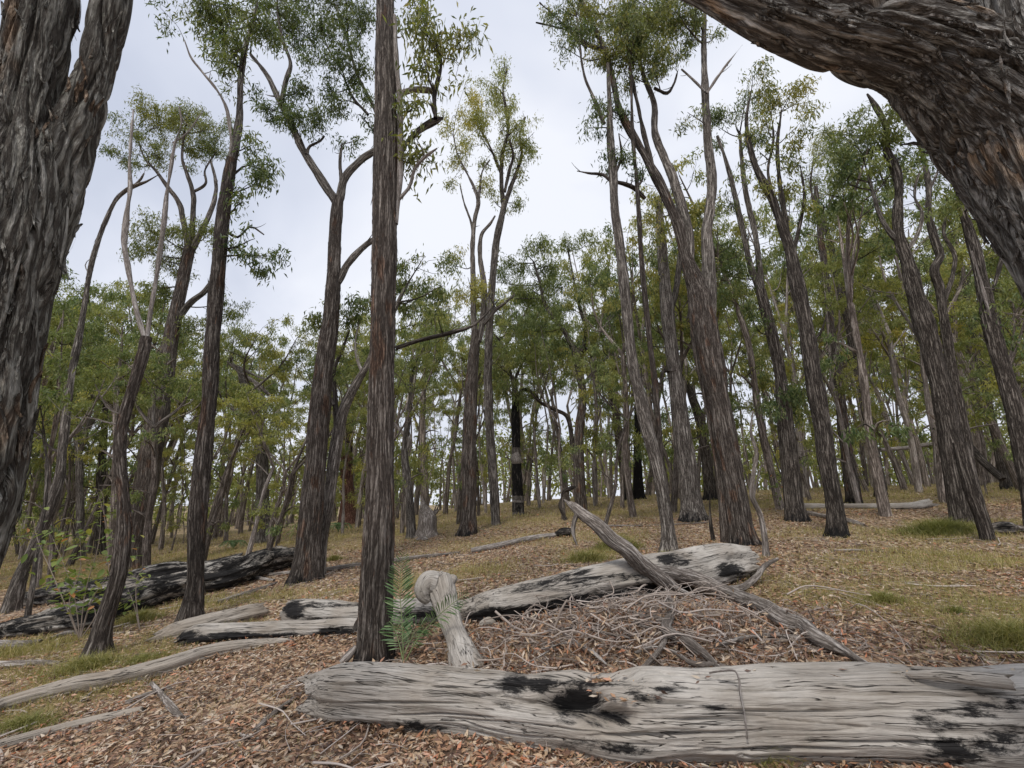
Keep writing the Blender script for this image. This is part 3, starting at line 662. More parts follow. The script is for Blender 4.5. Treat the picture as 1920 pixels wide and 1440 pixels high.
tree('tall slender tree with a spreading airy crown high at centre, behind the upright centre trunk',
     [(930, 985, 18), (925, 900, 17), (918, 800, 17), (915, 700, 16), (918, 600, 15), (924, 520, 14), (931, 450, 13), (942, 400, 12), (948, 370, 11)], 'bark_grey',
     [('bark_dark', [(944, 390, 9), (940, 340, 8), (942, 290, 7), (952, 250, 6), (950, 210, 5), (943, 170, 4), (950, 130, 3)], -.5),
      ('bark_dark', [(948, 378, 9), (960, 345, 8), (970, 318, 7), (978, 290, 6), (975, 250, 4), (985, 220, 3)], .5),
      ('bark_dark', [(941, 330, 6), (925, 290, 5), (908, 255, 4), (890, 230, 3)], .4),
      ('bark_dark', [(946, 360, 6), (955, 320, 6), (962, 290, 5), (955, 262, 4)], -.8)],
     [(925, 160, 32, .25, 1), (945, 195, 32, .25, 1), (915, 215, 34, .4, 1.1), (900, 255, 34, .4, 1.1), (940, 245, 34, .3, 1), (975, 230, 32, .25, 1), (995, 255, 26, .2, .8), (960, 280, 30, .25, .9), (980, 295, 30, .2, 1), (925, 290, 28, .3, .9), (895, 205, 26, .2, .8), (940, 130, 24, .2, .8), (960, 380, 28, .2, .8), (925, 375, 22, .2, .7), (985, 265, 26, .2, .8)],
     nseg=20, step=.08, seed=72, leaf=.14, dens=1.1)
tree('blackened burnt trunk with a white scar halfway up, at the centre of the background',
     [(972, 966, 23), (970, 900, 20), (968, 860, 18), (967, 800, 16), (966, 750, 13), (963, 715, 10)], 'bark_grey',
     [('bark_dark', [(966, 745, 8), (985, 730, 7), (1005, 742, 5), (1018, 760, 3)], .3), ('bark_dark', [(964, 720, 7), (955, 690, 5), (945, 650, 4), (920, 620, 3)], .3), ('bark_dark', [(964, 715, 6), (980, 680, 5), (1000, 650, 4)], .3)],
     [(940, 690, 38, .15, 1.1), (975, 670, 38, .2, 1.2), (1005, 690, 36, .2, 1), (945, 735, 30, .1, 1), (1000, 745, 32, .1, 1), (930, 650, 32, .15, .9), (985, 630, 32, .15, 1), (950, 620, 30, .15, .9)],
     nseg=24, step=.07, amp=.01, seed=73, leaf=.15, charz=[(735, 838, .85), (864, 930, .85), (838, 864, .12), (930, 941, .0), (941, 960, .7)])
burnt = [o for o in col.objects if o.get('label', '').startswith('blackened burnt')][0]
Yb_ = float(burnt.location.y)
for pts in ([(969, 838, 3), (969, 848, 12), (967, 858, 19), (968, 866, 20), (966, 876, 7)], [(971, 938, 21), (971, 942, 21)]):
    Q = np.array([at(p[0], p[1], Yb_-.03) for p in pts]); q = np.array([p[2]/2*depth(p[0], p[1], Yb_)/FPX for p in pts])
    V, F, bk, *_ = tube(Q, q, 20, n=10, disp=lambda bk, pos, nr: .03*perlin(bk*12)); m = MB(); m.add(V, F, bk=bk); m.build('scar', M['dead_pale'], burnt)
tree('bending brown tree with a leaning limb, right of the burnt trunk at centre',
     [(1092, 965, 24), (1086, 900, 23), (1084, 850, 21), (1088, 790, 17), (1092, 740, 15), (1087, 700, 14), (1078, 660, 13), (1070, 640, 11)], 'bark_brown',
     [('bark_grey', [(1080, 668, 11), (1060, 625, 9), (1040, 600, 8), (1022, 570, 7), (1012, 530, 5), (1000, 490, 4)], -.5),
      ('bark_dark', [(1084, 685, 9), (1092, 650, 8), (1110, 670, 5)], .3), ('bark_dark', [(1092, 660, 9), (1098, 620, 7), (1085, 570, 6), (1075, 520, 4), (1065, 470, 3)], .6),
      ('bark_dark', [(1075, 840, 9), (1062, 780, 8), (1035, 766, 7), (1010, 752, 5), (995, 735, 3)], -.5), ('bark_grey', [(1095, 720, 7), (1115, 695, 6), (1140, 668, 4)], .4)],
     [(985, 470, 40, .3, 1.2), (1020, 500, 40, .25, 1.2), (960, 500, 36, .3, 1.1), (1000, 545, 38, .25, 1.2), (1050, 540, 38, .2, 1.1), (1090, 560, 36, .2, 1.1), (1065, 460, 30, .35, 1), (1105, 450, 26, .35, .9), (1040, 590, 36, .2, 1), (1100, 610, 36, .2, 1), (1060, 640, 32, .1, .9),
      (1120, 530, 32, .15, .9), (960, 560, 32, .3, 1), (1010, 620, 32, .2, .9), (1130, 650, 28, .15, .8), (1040, 720, 30, .15, .9), (940, 530, 30, .2, .9), (1120, 850, 24, .1, .8)],
     nseg=20, step=.08, seed=74, leaf=.15)
tree('crooked grey trunk leaning left in front of the fallen hollow log',
     [(1254, 1036, 34), (1252, 1000, 25), (1246, 950, 23), (1240, 910, 25), (1228, 860, 27), (1212, 800, 28), (1202, 750, 27), (1190, 700, 23), (1181, 640, 21), (1174, 570, 20), (1167, 500, 20), (1160, 450, 19), (1153, 390, 18), (1149, 330, 16), (1144, 250, 13), (1142, 180, 9), (1140, 120, 6)], 'bark_grey',
     [('bark_grey', [(1132, 232, 8), (1118, 195, 7), (1098, 150, 6), (1090, 110, 5), (1085, 60, 4), (1080, 20, 3)], -.2), ('bark_dark', [(1150, 345, 6), (1130, 328, 5), (1105, 325, 4), (1082, 321, 3)], .2),
      ('bark_dark', [(1153, 340, 7), (1185, 350, 8), (1210, 372, 8)], .3), ('bark_dark', [(1155, 325, 5), (1165, 290, 4), (1160, 250, 3)], -.3)],
     [(1115, 240, 22, .1, .9), (1125, 200, 26, .1, 1), (1150, 170, 26, .15, 1), (1165, 215, 26, .1, .9), (1170, 300, 28, .1, 1), (1150, 285, 22, .1, .8), (1060, 20, 36, .15, 1), (1090, 60, 30, .2, 1), (1185, 330, 22, .1, .8)],
     nseg=40, step=.04, amp=.008, k=18, seed=75, rough=.03)
tree('very thin dark stem rising high beside the crooked grey trunk',
     [(1243, 905, 11), (1238, 850, 13), (1234, 790, 12), (1227, 710, 12), (1218, 640, 11), (1211, 570, 11), (1203, 490, 10), (1199, 420, 9), (1193, 330, 8), (1186, 250, 7), (1183, 150, 6), (1175, 60, 4)], 'bark_brown',
     [('bark_dark', [(1195, 350, 5), (1205, 335, 4), (1200, 320, 3)], 0.)], [(1170, 60, 38, .1, 1.2), (1200, 40, 38, .1, 1.2), (1185, 110, 36, .1, 1.1), (1150, 100, 32, .25, 1)], Y=float(G(1254, 1036)[1])+.1, nseg=12, step=.07, amp=.004, seed=76)
big = tree('broad double trunk with stringy bark and orange streak, right of centre',
     [(1397, 1022, 58), (1388, 980, 48), (1379, 920, 44), (1370, 870, 43), (1359, 810, 45), (1347, 750, 47), (1333, 680, 51), (1321, 610, 52), (1312, 560, 47), (1299, 520, 33), (1285, 480, 26), (1272, 425, 22), (1248, 367, 19), (1222, 317, 16), (1192, 262, 14), (1163, 207, 12), (1150, 155, 11), (1132, 90, 10), (1105, 35, 8), (1080, -20, 6)], 'bark_brown',
     [('bark_grey', [(1325, 590, 36), (1330, 540, 30), (1328, 490, 26), (1325, 440, 22), (1331, 390, 20), (1335, 345, 20), (1328, 270, 17), (1323, 190, 15), (1320, 110, 12), (1320, 50, 9), (1325, -10, 6)], .3),
      ('bark_grey', [(1292, 500, 22), (1290, 440, 22), (1277, 385, 20), (1262, 335, 18), (1245, 295, 16), (1228, 250, 14), (1227, 195, 11), (1210, 150, 9), (1200, 110, 6), (1215, 60, 4)], .5),
      ('bark_dark', [(1225, 320, 10), (1205, 240, 9), (1190, 170, 7), (1180, 110, 5), (1195, 60, 4)], -.5),
      ('bark_dark', [(1140, 95, 8), (1105, 85, 7), (1070, 60, 5), (1040, 50, 4), (1005, 42, 2)], .4), ('bark_dark', [(1100, 90, 6), (1050, 40, 4), (1012, 5, 3)], .2),
      ('dead_pale', [(1325, 175, 6), (1345, 145, 5), (1365, 118, 4), (1392, 84, 2)], -.2), ('dead_pale', [(1322, 172, 5), (1300, 150, 4), (1278, 130, 3)], .2),
      ('bark_dark', [(1226, 165, 7), (1250, 175, 6), (1262, 160, 4), (1272, 130, 3)], .1)],
     [(1050, 25, 30, .2, 1), (1085, 45, 32, .25, 1.2), (1120, 60, 34, .3, 1.3), (1150, 30, 38, .15, 1.4), (1180, 60, 40, .15, 1.5), (1215, 40, 40, .1, 1.5), (1250, 55, 40, .05, 1.5), (1160, 100, 36, .3, 1.4), (1200, 110, 38, .1, 1.5), (1240, 105, 36, .05, 1.4), (1275, 30, 36, .05, 1.3),
      (1130, 100, 28, .4, 1), (1310, 30, 34, .05, 1.2), (1305, 75, 28, .05, 1.1), (1210, 5, 40, .1, 1.3), (1270, 0, 40, .1, 1.3), (1180, 145, 26, .1, 1), (1230, 140, 22, .1, 1), (1100, 20, 34, .2, 1), (1295, 215, 22, .1, .8), (1060, 90, 20, .15, .6), (1340, 70, 20, .1, .7)],
     nseg=90, step=.035, amp=.018, k=12, char=.25, seed=77, rough=.04, dens=1.2)
# the buttress-like second half of the double trunk is a limb of the same tree
def fused(root, pts, dy, nseg, amp, k, mat):
    b = G(pts[0][0], pts[0][1]); Yb = b[1] + dy
    Q = np.array([at(t[0], t[1], Yb) for t in pts]); q = np.array([t[2]/2*depth(t[0], t[1], Yb)/FPX*cosx(t[0]) for t in pts])
    Q[0][2] = ground(Q[0][0], Q[0][1])-.15
    V, F, bk, *_ = tube(Q, q, nseg, step=.035, disp=bark_fn(k, amp), off=5.)
    m = MB(); m.add(V, F, bk=bk); m.build('trunk', M[mat], root)
fused(big, [(1366, 1018, 34), (1361, 960, 28), (1354, 890, 25), (1343, 820, 24), (1327, 740, 22), (1310, 660, 22), (1302, 590, 20)], .05, 44, .014, 13, 'bark_brown')
tree('thin crooked stem with peeling bark, just right of the broad double trunk',
     [(1436, 1044, 15), (1432, 1000, 13), (1425, 965, 11), (1410, 930, 11), (1412, 890, 9), (1418, 850, 7), (1408, 810, 5), (1412, 770, 3)], 'dead_grey',
     [('dead_grey', [(1412, 930, 7), (1420, 900, 5), (1428, 870, 3)], 0.)], [], nseg=12, step=.04, amp=.004, seed=78)
tree('short crooked dead stick standing in front of the broad double trunk',
     [(1338, 1014, 9), (1333, 985, 9), (1331, 960, 6), (1331, 925, 3)], 'bark_dark', [], [], nseg=8, step=.04, amp=.002, seed=79, name='dead_sapling')
tree('pale grey stout trunk between the crooked trunk and the broad double trunk',
     [(1300, 978, 54), (1296, 940, 42), (1290, 890, 38), (1281, 830, 36), (1273, 760, 31), (1265, 700, 28), (1257, 640, 26), (1251, 580, 25), (1246, 520, 22), (1242, 470, 19), (1238, 420, 16), (1235, 370, 10)], 'bark_grey',
     [('bark_grey', [(1252, 600, 14), (1268, 540, 12), (1275, 480, 10), (1285, 430, 7), (1290, 380, 4)], .4), ('bark_dark', [(1262, 700, 8), (1245, 695, 7), (1238, 720, 5)], -.2)],
     [(1230, 380, 36, .15, 1), (1270, 390, 36, .2, 1), (1295, 430, 30, .2, .9), (1240, 440, 30, .15, .9), (1210, 400, 30, .15, .8), (1270, 520, 28, .15, .7), (1300, 390, 26, .2, .8), (1230, 650, 34, .15, .9)],
     nseg=30, step=.06, amp=.014, k=12, char=.4, seed=80, leaf=.13)
# --- right of centre
tree('dark trunk with a burst of green leaves at its middle, right of the double trunk',
     [(1493, 978, 46), (1488, 940, 38), (1482, 880, 36), (1476, 820, 34), (1470, 760, 30), (1462, 700, 25), (1450, 640, 22), (1438, 590, 20), (1426, 545, 19)], 'bark_dark',
     [('bark_grey', [(1428, 555, 13), (1408, 500, 12), (1396, 450, 11), (1382, 385, 10), (1364, 310, 8), (1345, 255, 6)], -.3), ('bark_grey', [(1428, 550, 14), (1424, 500, 12), (1414, 430, 11), (1400, 370, 10), (1392, 310, 9), (1387, 250, 6)], .3)],
     [(1470, 745, 34, 0., 1.6), (1500, 735, 28, 0., 1.4), (1450, 770, 26, 0., 1.3), (1490, 770, 24, 0., 1.2), (1380, 215, 34, .1, 1.1), (1350, 240, 26, .1, .9), (1400, 260, 30, .1, 1), (1370, 380, 24, .1, .7), (1400, 170, 26, .1, .8), (1380, 520, 40, .1, 1.1), (1360, 560, 36, .15, 1), (1415, 610, 30, .1, .8)],
     nseg=36, step=.05, amp=.013, k=13, char=.4, seed=81, leaf=.12)
tree('leaning dark trunk whose blackened foot stands in open litter, right of the leafy-waisted tree',
     [(1571, 1008, 44), (1567, 970, 37), (1560, 920, 35), (1550, 860, 36), (1540, 790, 36), (1527, 720, 34), (1516, 650, 32), (1504, 580, 30), (1490, 510, 27), (1480, 460, 22), (1465, 420, 19), (1445, 365, 16), (1420, 318, 13), (1405, 270, 10), (1400, 225, 7), (1404, 190, 4)], 'bark_dark',
     [('bark_dark', [(1495, 540, 17), (1480, 470, 14), (1470, 400, 12), (1462, 340, 9), (1458, 270, 7), (1465, 210, 4)], .4), ('bark_dark', [(1485, 480, 10), (1500, 420, 8), (1508, 370, 6), (1500, 310, 4)], -.4), ('bark_dark', [(1447, 365, 8), (1440, 320, 6), (1450, 260, 5), (1445, 210, 3)], .0), ('bark_dark', [(1525, 640, 6), (1540, 620, 5), (1550, 590, 3)], 0.)],
     [(1420, 180, 32, .15, 1.1), (1460, 190, 34, .25, 1.1), (1440, 240, 30, .15, 1), (1490, 160, 28, .4, 1), (1510, 180, 24, .3, .9), (1480, 250, 32, .15, 1.1), (1500, 300, 28, .1, .9), (1430, 290, 26, .1, .9), (1420, 350, 22, .2, .8), (1510, 380, 24, .1, .7), (1470, 350, 24, .15, .8), (1410, 140, 24, .1, .8)],
     nseg=46, step=.04, amp=.014, k=13, char=.35, seed=82, leaf=.12)
tree('slim leaning trunk close behind the dark leaning one, forking near the sky',
     [(1602, 945, 34), (1596, 900, 29), (1588, 850, 26), (1580, 790, 23), (1572, 720, 21), (1562, 650, 19), (1554, 580, 17), (1548, 520, 15), (1541, 460, 14), (1534, 400, 12), (1530, 350, 9)], 'bark_brown',
     [('bark_dark', [(1540, 450, 8), (1550, 400, 7), (1570, 350, 5), (1590, 310, 3)], .4), ('bark_dark', [(1533, 400, 7), (1520, 350, 5), (1525, 300, 4)], -.4)],
     [(1530, 300, 34, .2, 1.1), (1560, 270, 32, .5, 1.1), (1590, 300, 30, .35, 1), (1510, 330, 26, .15, .9), (1560, 340, 28, .3, .9), (1550, 450, 28, .3, .8), (1580, 440, 28, .2, .8)],
     nseg=26, step=.07, amp=.012, k=12, char=.5, seed=83, leaf=.13)
tree('straight leaning trunk in the middle of the right-hand stand, black at the foot',
     [(1652, 933, 28), (1646, 890, 23), (1636, 840, 21), (1626, 780, 19), (1614, 720, 18), (1602, 660, 17), (1590, 600, 16), (1578, 550, 15), (1566, 500, 13), (1552, 440, 11), (1540, 390, 8)], 'bark_dark',
     [('bark_dark', [(1590, 600, 8), (1598, 540, 7), (1600, 480, 5), (1615, 420, 3)], .5)], [(1540, 380, 34, .2, 1), (1575, 420, 32, .2, 1), (1610, 420, 32, .35, 1), (1590, 370, 30, .4, 1), (1620, 470, 30, .2, .9)], nseg=22, step=.08, amp=.012, k=11, char=.8, seed=84, leaf=.14)
tree('thick leaning trunk with a propping second foot at right, forked halfway up',
     [(1815, 985, 66), (1806, 940, 60), (1796, 890, 58), (1784, 830, 54), (1772, 780, 46), (1760, 720, 42), (1746, 660, 42), (1730, 600, 42), (1714, 540, 34), (1700, 490, 28), (1686, 445, 22), (1682, 400, 20), (1684, 350, 20), (1676, 310, 19), (1664, 280, 17), (1660, 235, 14), (1642, 200, 10), (1626, 176, 6)], 'bark_dark',
     [('bark_dark', [(1661, 240, 11), (1672, 215, 9), (1680, 190, 6)], .1), ('bark_grey', [(1690, 460, 13), (1665, 430, 12), (1648, 400, 10), (1636, 360, 8), (1625, 320, 5)], .3), ('bark_grey', [(1700, 470, 12), (1720, 440, 10), (1728, 400, 8), (1715, 370, 6), (1722, 330, 5), (1740, 300, 3)], .3), ('bark_dark', [(1668, 290, 7), (1650, 320, 6), (1660, 350, 3)], .2)],
     [(1620, 240, 36, .35, 1.3), (1655, 235, 34, .4, 1.2), (1590, 265, 34, .3, 1.2), (1570, 300, 32, .2, 1.1), (1610, 300, 36, .2, 1.2), (1640, 280, 32, .3, 1), (1585, 330, 28, .1, 1), (1680, 250, 26, .3, .9), (1640, 340, 28, .2, .8), (1700, 290, 24, .2, .7), (1560, 250, 26, .4, .9)],
     nseg=60, step=.035, amp=.016, k=12, char=0., seed=85, rough=.05)
bigr = [o for o in col.objects if o.get('label', '').startswith('thick leaning trunk with a propping')][0]
fused(bigr, [(1853, 1014, 36), (1842, 975, 32), (1826, 930, 36), (1812, 880, 36), (1800, 830, 32)], .05, 36, .014, 13, 'bark_dark')
tree('twisting dark trunk rising from behind the propped leaning trunk at right',
     [(1822, 960, 30), (1815, 880, 30), (1808, 820, 26), (1798, 760, 24), (1786, 700, 21), (1776, 640, 20), (1768, 590, 19), (1762, 540, 18), (1752, 505, 18), (1762, 480, 17), (1752, 450, 16), (1740, 400, 14), (1741, 350, 13), (1730, 290, 10), (1718, 245, 7)], 'bark_dark',
     [('bark_dark', [(1768, 570, 12), (1785, 520, 10), (1790, 480, 9), (1770, 440, 7), (1775, 400, 5)], .4), ('bark_dark', [(1740, 360, 7), (1755, 330, 5), (1762, 300, 3)], .2)],
     [(1760, 330, 32, .15, 1), (1775, 380, 30, .2, 1), (1720, 230, 26, .2, .8), (1745, 270, 26, .2, .8), (1790, 430, 26, .3, .8)], nseg=30, step=.05, amp=.012, k=13, seed=86, leaf=.12)
tree('dark leaning trunk streaked with a pale stem, nearest the right edge',
     [(1950, 1000, 56), (1935, 940, 46), (1922, 880, 42), (1908, 810, 40), (1894, 740, 38), (1874, 670, 36), (1856, 600, 34), (1842, 530, 31), (1830, 480, 27), (1816, 425, 22), (1800, 375, 16), (1790, 330, 10)], 'bark_dark',
     [('dead_pale', [(1898, 720, 7), (1872, 640, 7), (1850, 570, 7), (1834, 510, 6), (1822, 470, 4)], -.25), ('bark_dark', [(1850, 580, 12), (1868, 520, 11), (1880, 470, 9), (1878, 420, 7), (1890, 380, 4)], .4)],
     [(1790, 340, 32, .15, 1), (1820, 370, 32, .3, 1), (1850, 400, 34, .4, 1), (1890, 470, 36, .3, 1.1), (1860, 340, 28, .2, .9), (1900, 540, 32, .2, 1), (1830, 300, 26, .2, .8), (1880, 610, 32, .1, 1)], nseg=48, step=.04, amp=.014, k=13, seed=87, leaf=.12)
tree('slender trunk bending left in the gap before the right edge tree',
     [(1888, 918, 27), (1880, 880, 22), (1868, 830, 19), (1858, 780, 17), (1846, 720, 16), (1832, 660, 14), (1820, 600, 12), (1812, 550, 10), (1805, 500, 8)], 'bark_dark', [('bark_dark', [(1858, 790, 8), (1830, 730, 7), (1815, 690, 5)], .3)],
     [(1800, 480, 34, .3, 1), (1840, 500, 32, .2, 1), (1790, 540, 30, .2, .9), (1850, 640, 30, .1, .9), (1870, 690, 30, .1, .9)], nseg=18, step=.08, amp=.012, k=11, char=.3, seed=88, leaf=.14)
# --- mid distance, left of centre
tree('stout tree with a broken leaning top and hanging bark, in the left middle distance',
     [(493, 1018, 36), (492, 970, 28), (492, 910, 25), (491, 860, 24), (487, 810, 21), (478, 765, 18), (466, 735, 16), (455, 712, 14), (448, 690, 10)], 'bark_grey',
     [('bark_grey', [(490, 860, 14), (474, 815, 12), (455, 785, 11), (435, 765, 8), (418, 752, 6)], .4), ('dead_grey', [(430, 682, 6), (455, 702, 9), (480, 718, 9), (505, 740, 6)], .1), ('dead_grey', [(425, 678, 4), (450, 690, 7), (478, 704, 5), (500, 712, 3)], .2), ('dead_grey', [(487, 800, 8), (498, 770, 8), (490, 740, 6), (472, 712, 5)], -.2)],
     [(440, 650, 34, .3, 1), (410, 700, 30, .2, .9), (500, 780, 28, .15, .9), (475, 830, 28, .2, .9), (440, 620, 34, .2, 1), (520, 830, 26, .2, .8)], nseg=26, step=.07, amp=.013, k=12, seed=90, leaf=.14)
tree('burnt hollow trunk with a snapped black top, between the forked tree and the central trunk',
     [(652, 985, 40), (652, 940, 28), (650, 880, 24), (652, 830, 20), (656, 800, 15), (658, 786, 10)], 'bark_red', [('dead_pale', [(650, 795, 4), (668, 812, 4), (690, 826, 3)], 0.)], [], nseg=26, step=.06, amp=.014, k=12, seed=91, charz=[(700, 850, .75), (850, 930, .5)], name='burnt_trunk')
tree('pair-forked pale trunk behind the straight central trunk, leaning out at its right',
     [(772, 1010, 20), (768, 950, 16), (762, 890, 15), (758, 850, 15), (762, 810, 12), (768, 760, 9), (772, 700, 7)], 'bark_grey', [('dead_pale', [(758, 855, 9), (766, 825, 8), (748, 805, 6), (738, 790, 4)], 0.)], [(780, 680, 34, .2, 1), (800, 640, 32, .2, 1), (760, 720, 28, .2, .9)], nseg=16, step=.08, seed=92, leaf=.15)
tree('slim straight trunk rising behind the broken stump at centre left',
     [(797, 975, 14), (795, 900, 13), (793, 830, 12), (793, 760, 10), (797, 690, 8), (800, 600, 6)], 'far_bark', [], [(800, 590, 32, .1, 1), (780, 560, 30, .1, .9), (820, 640, 30, .15, 1), (810, 700, 28, .2, .9)], nseg=12, step=.1, seed=93, leaf=.16)
# stump
tree('short splintered grey stump with a spike, on the litter between the two central trunks',
     [(802, 1007, 40), (802, 990, 35), (801, 972, 33), (796, 958, 24), (793, 945, 12), (791, 930, 3)], 'dead_grey', [('dead_grey', [(806, 968, 10), (815, 962, 8), (822, 955, 5)], 0.)], [], nseg=26, step=.04, amp=.02, k=9, seed=94, name='tree_stump', cat='stump', flare=.5)
tree('charred twin-footed trunk, first of the black cluster right of centre',
     [(1178, 938, 24), (1172, 890, 20), (1164, 840, 18), (1157, 790, 15), (1152, 730, 12), (1150, 680, 9), (1148, 620, 6)], 'bark_brown', [('bark_dark', [(1156, 790, 7), (1145, 750, 6), (1140, 700, 4)], .3)], [(1145, 600, 36, .2, 1), (1130, 700, 32, .15, 1), (1165, 560, 30, .15, .9), (1120, 760, 30, .1, 1), (1150, 660, 28, .1, .9)], nseg=16, step=.09, seed=95, leaf=.16, char=1.2)
tree('blackest trunk of the burnt cluster right of centre',
     [(1198, 936, 24), (1196, 890, 18), (1195, 840, 15), (1196, 790, 13), (1194, 740, 10), (1190, 690, 7)], 'bark_dark', [('dead_pale', [(1188, 855, 3), (1200, 845, 3), (1208, 838, 2)], 0.)], [(1190, 680, 32, .1, 1), (1175, 640, 30, .1, .9), (1210, 660, 28, .1, .9)], nseg=16, step=.09, seed=96, leaf=.16, charz=[(760, 1000, .9)])
tree('brown trunk seen between the pale stout trunk and the broad double trunk',
     [(1333, 938, 28), (1328, 890, 23), (1322, 840, 21), (1313, 790, 20), (1298, 745, 16), (1285, 710, 11), (1278, 670, 8)], 'bark_dark', [('bark_grey', [(1308, 775, 10), (1300, 730, 8), (1305, 690, 5)], .2)], [(1280, 660, 32, .1, .9), (1300, 690, 28, .1, .8)], nseg=18, step=.08, seed=97, leaf=.15, char=.9)
tree('grey double stem behind the massive left trunk, among green leaves',
     [(150, 1050, 22), (150, 980, 18), (149, 900, 16), (147, 850, 15), (141, 805, 10), (138, 750, 6)], 'bark_grey', [('bark_grey', [(148, 855, 10), (160, 820, 9), (168, 780, 7), (175, 730, 5)], .2)], [(130, 720, 44, .2, 1.2), (180, 700, 44, .2, 1.2), (110, 640, 46, .35, 1.2), (200, 640, 44, .15, 1.1), (90, 720, 40, .2, 1.1), (150, 600, 44, .3, 1.1), (110, 560, 40, .3, 1), (190, 580, 40, .15, 1)], nseg=18, step=.07, seed=98, leaf=.14)
tree('dark trunk half hidden behind the crooked two-limbed tree at left',
     [(188, 1040, 26), (188, 980, 22), (190, 900, 20), (193, 840, 17), (196, 790, 13), (200, 730, 9)], 'bark_dark', [('bark_dark', [(190, 960, 13), (202, 915, 12), (216, 880, 9)], .2)], [(215, 720, 40, .1, 1.1), (250, 650, 36, .1, 1), (180, 800, 36, .15, 1), (110, 810, 46, .1, 1.3), (85, 860, 42, .1, 1.2), (120, 900, 40, .1, 1.1)], nseg=18, step=.07, seed=99, leaf=.14)
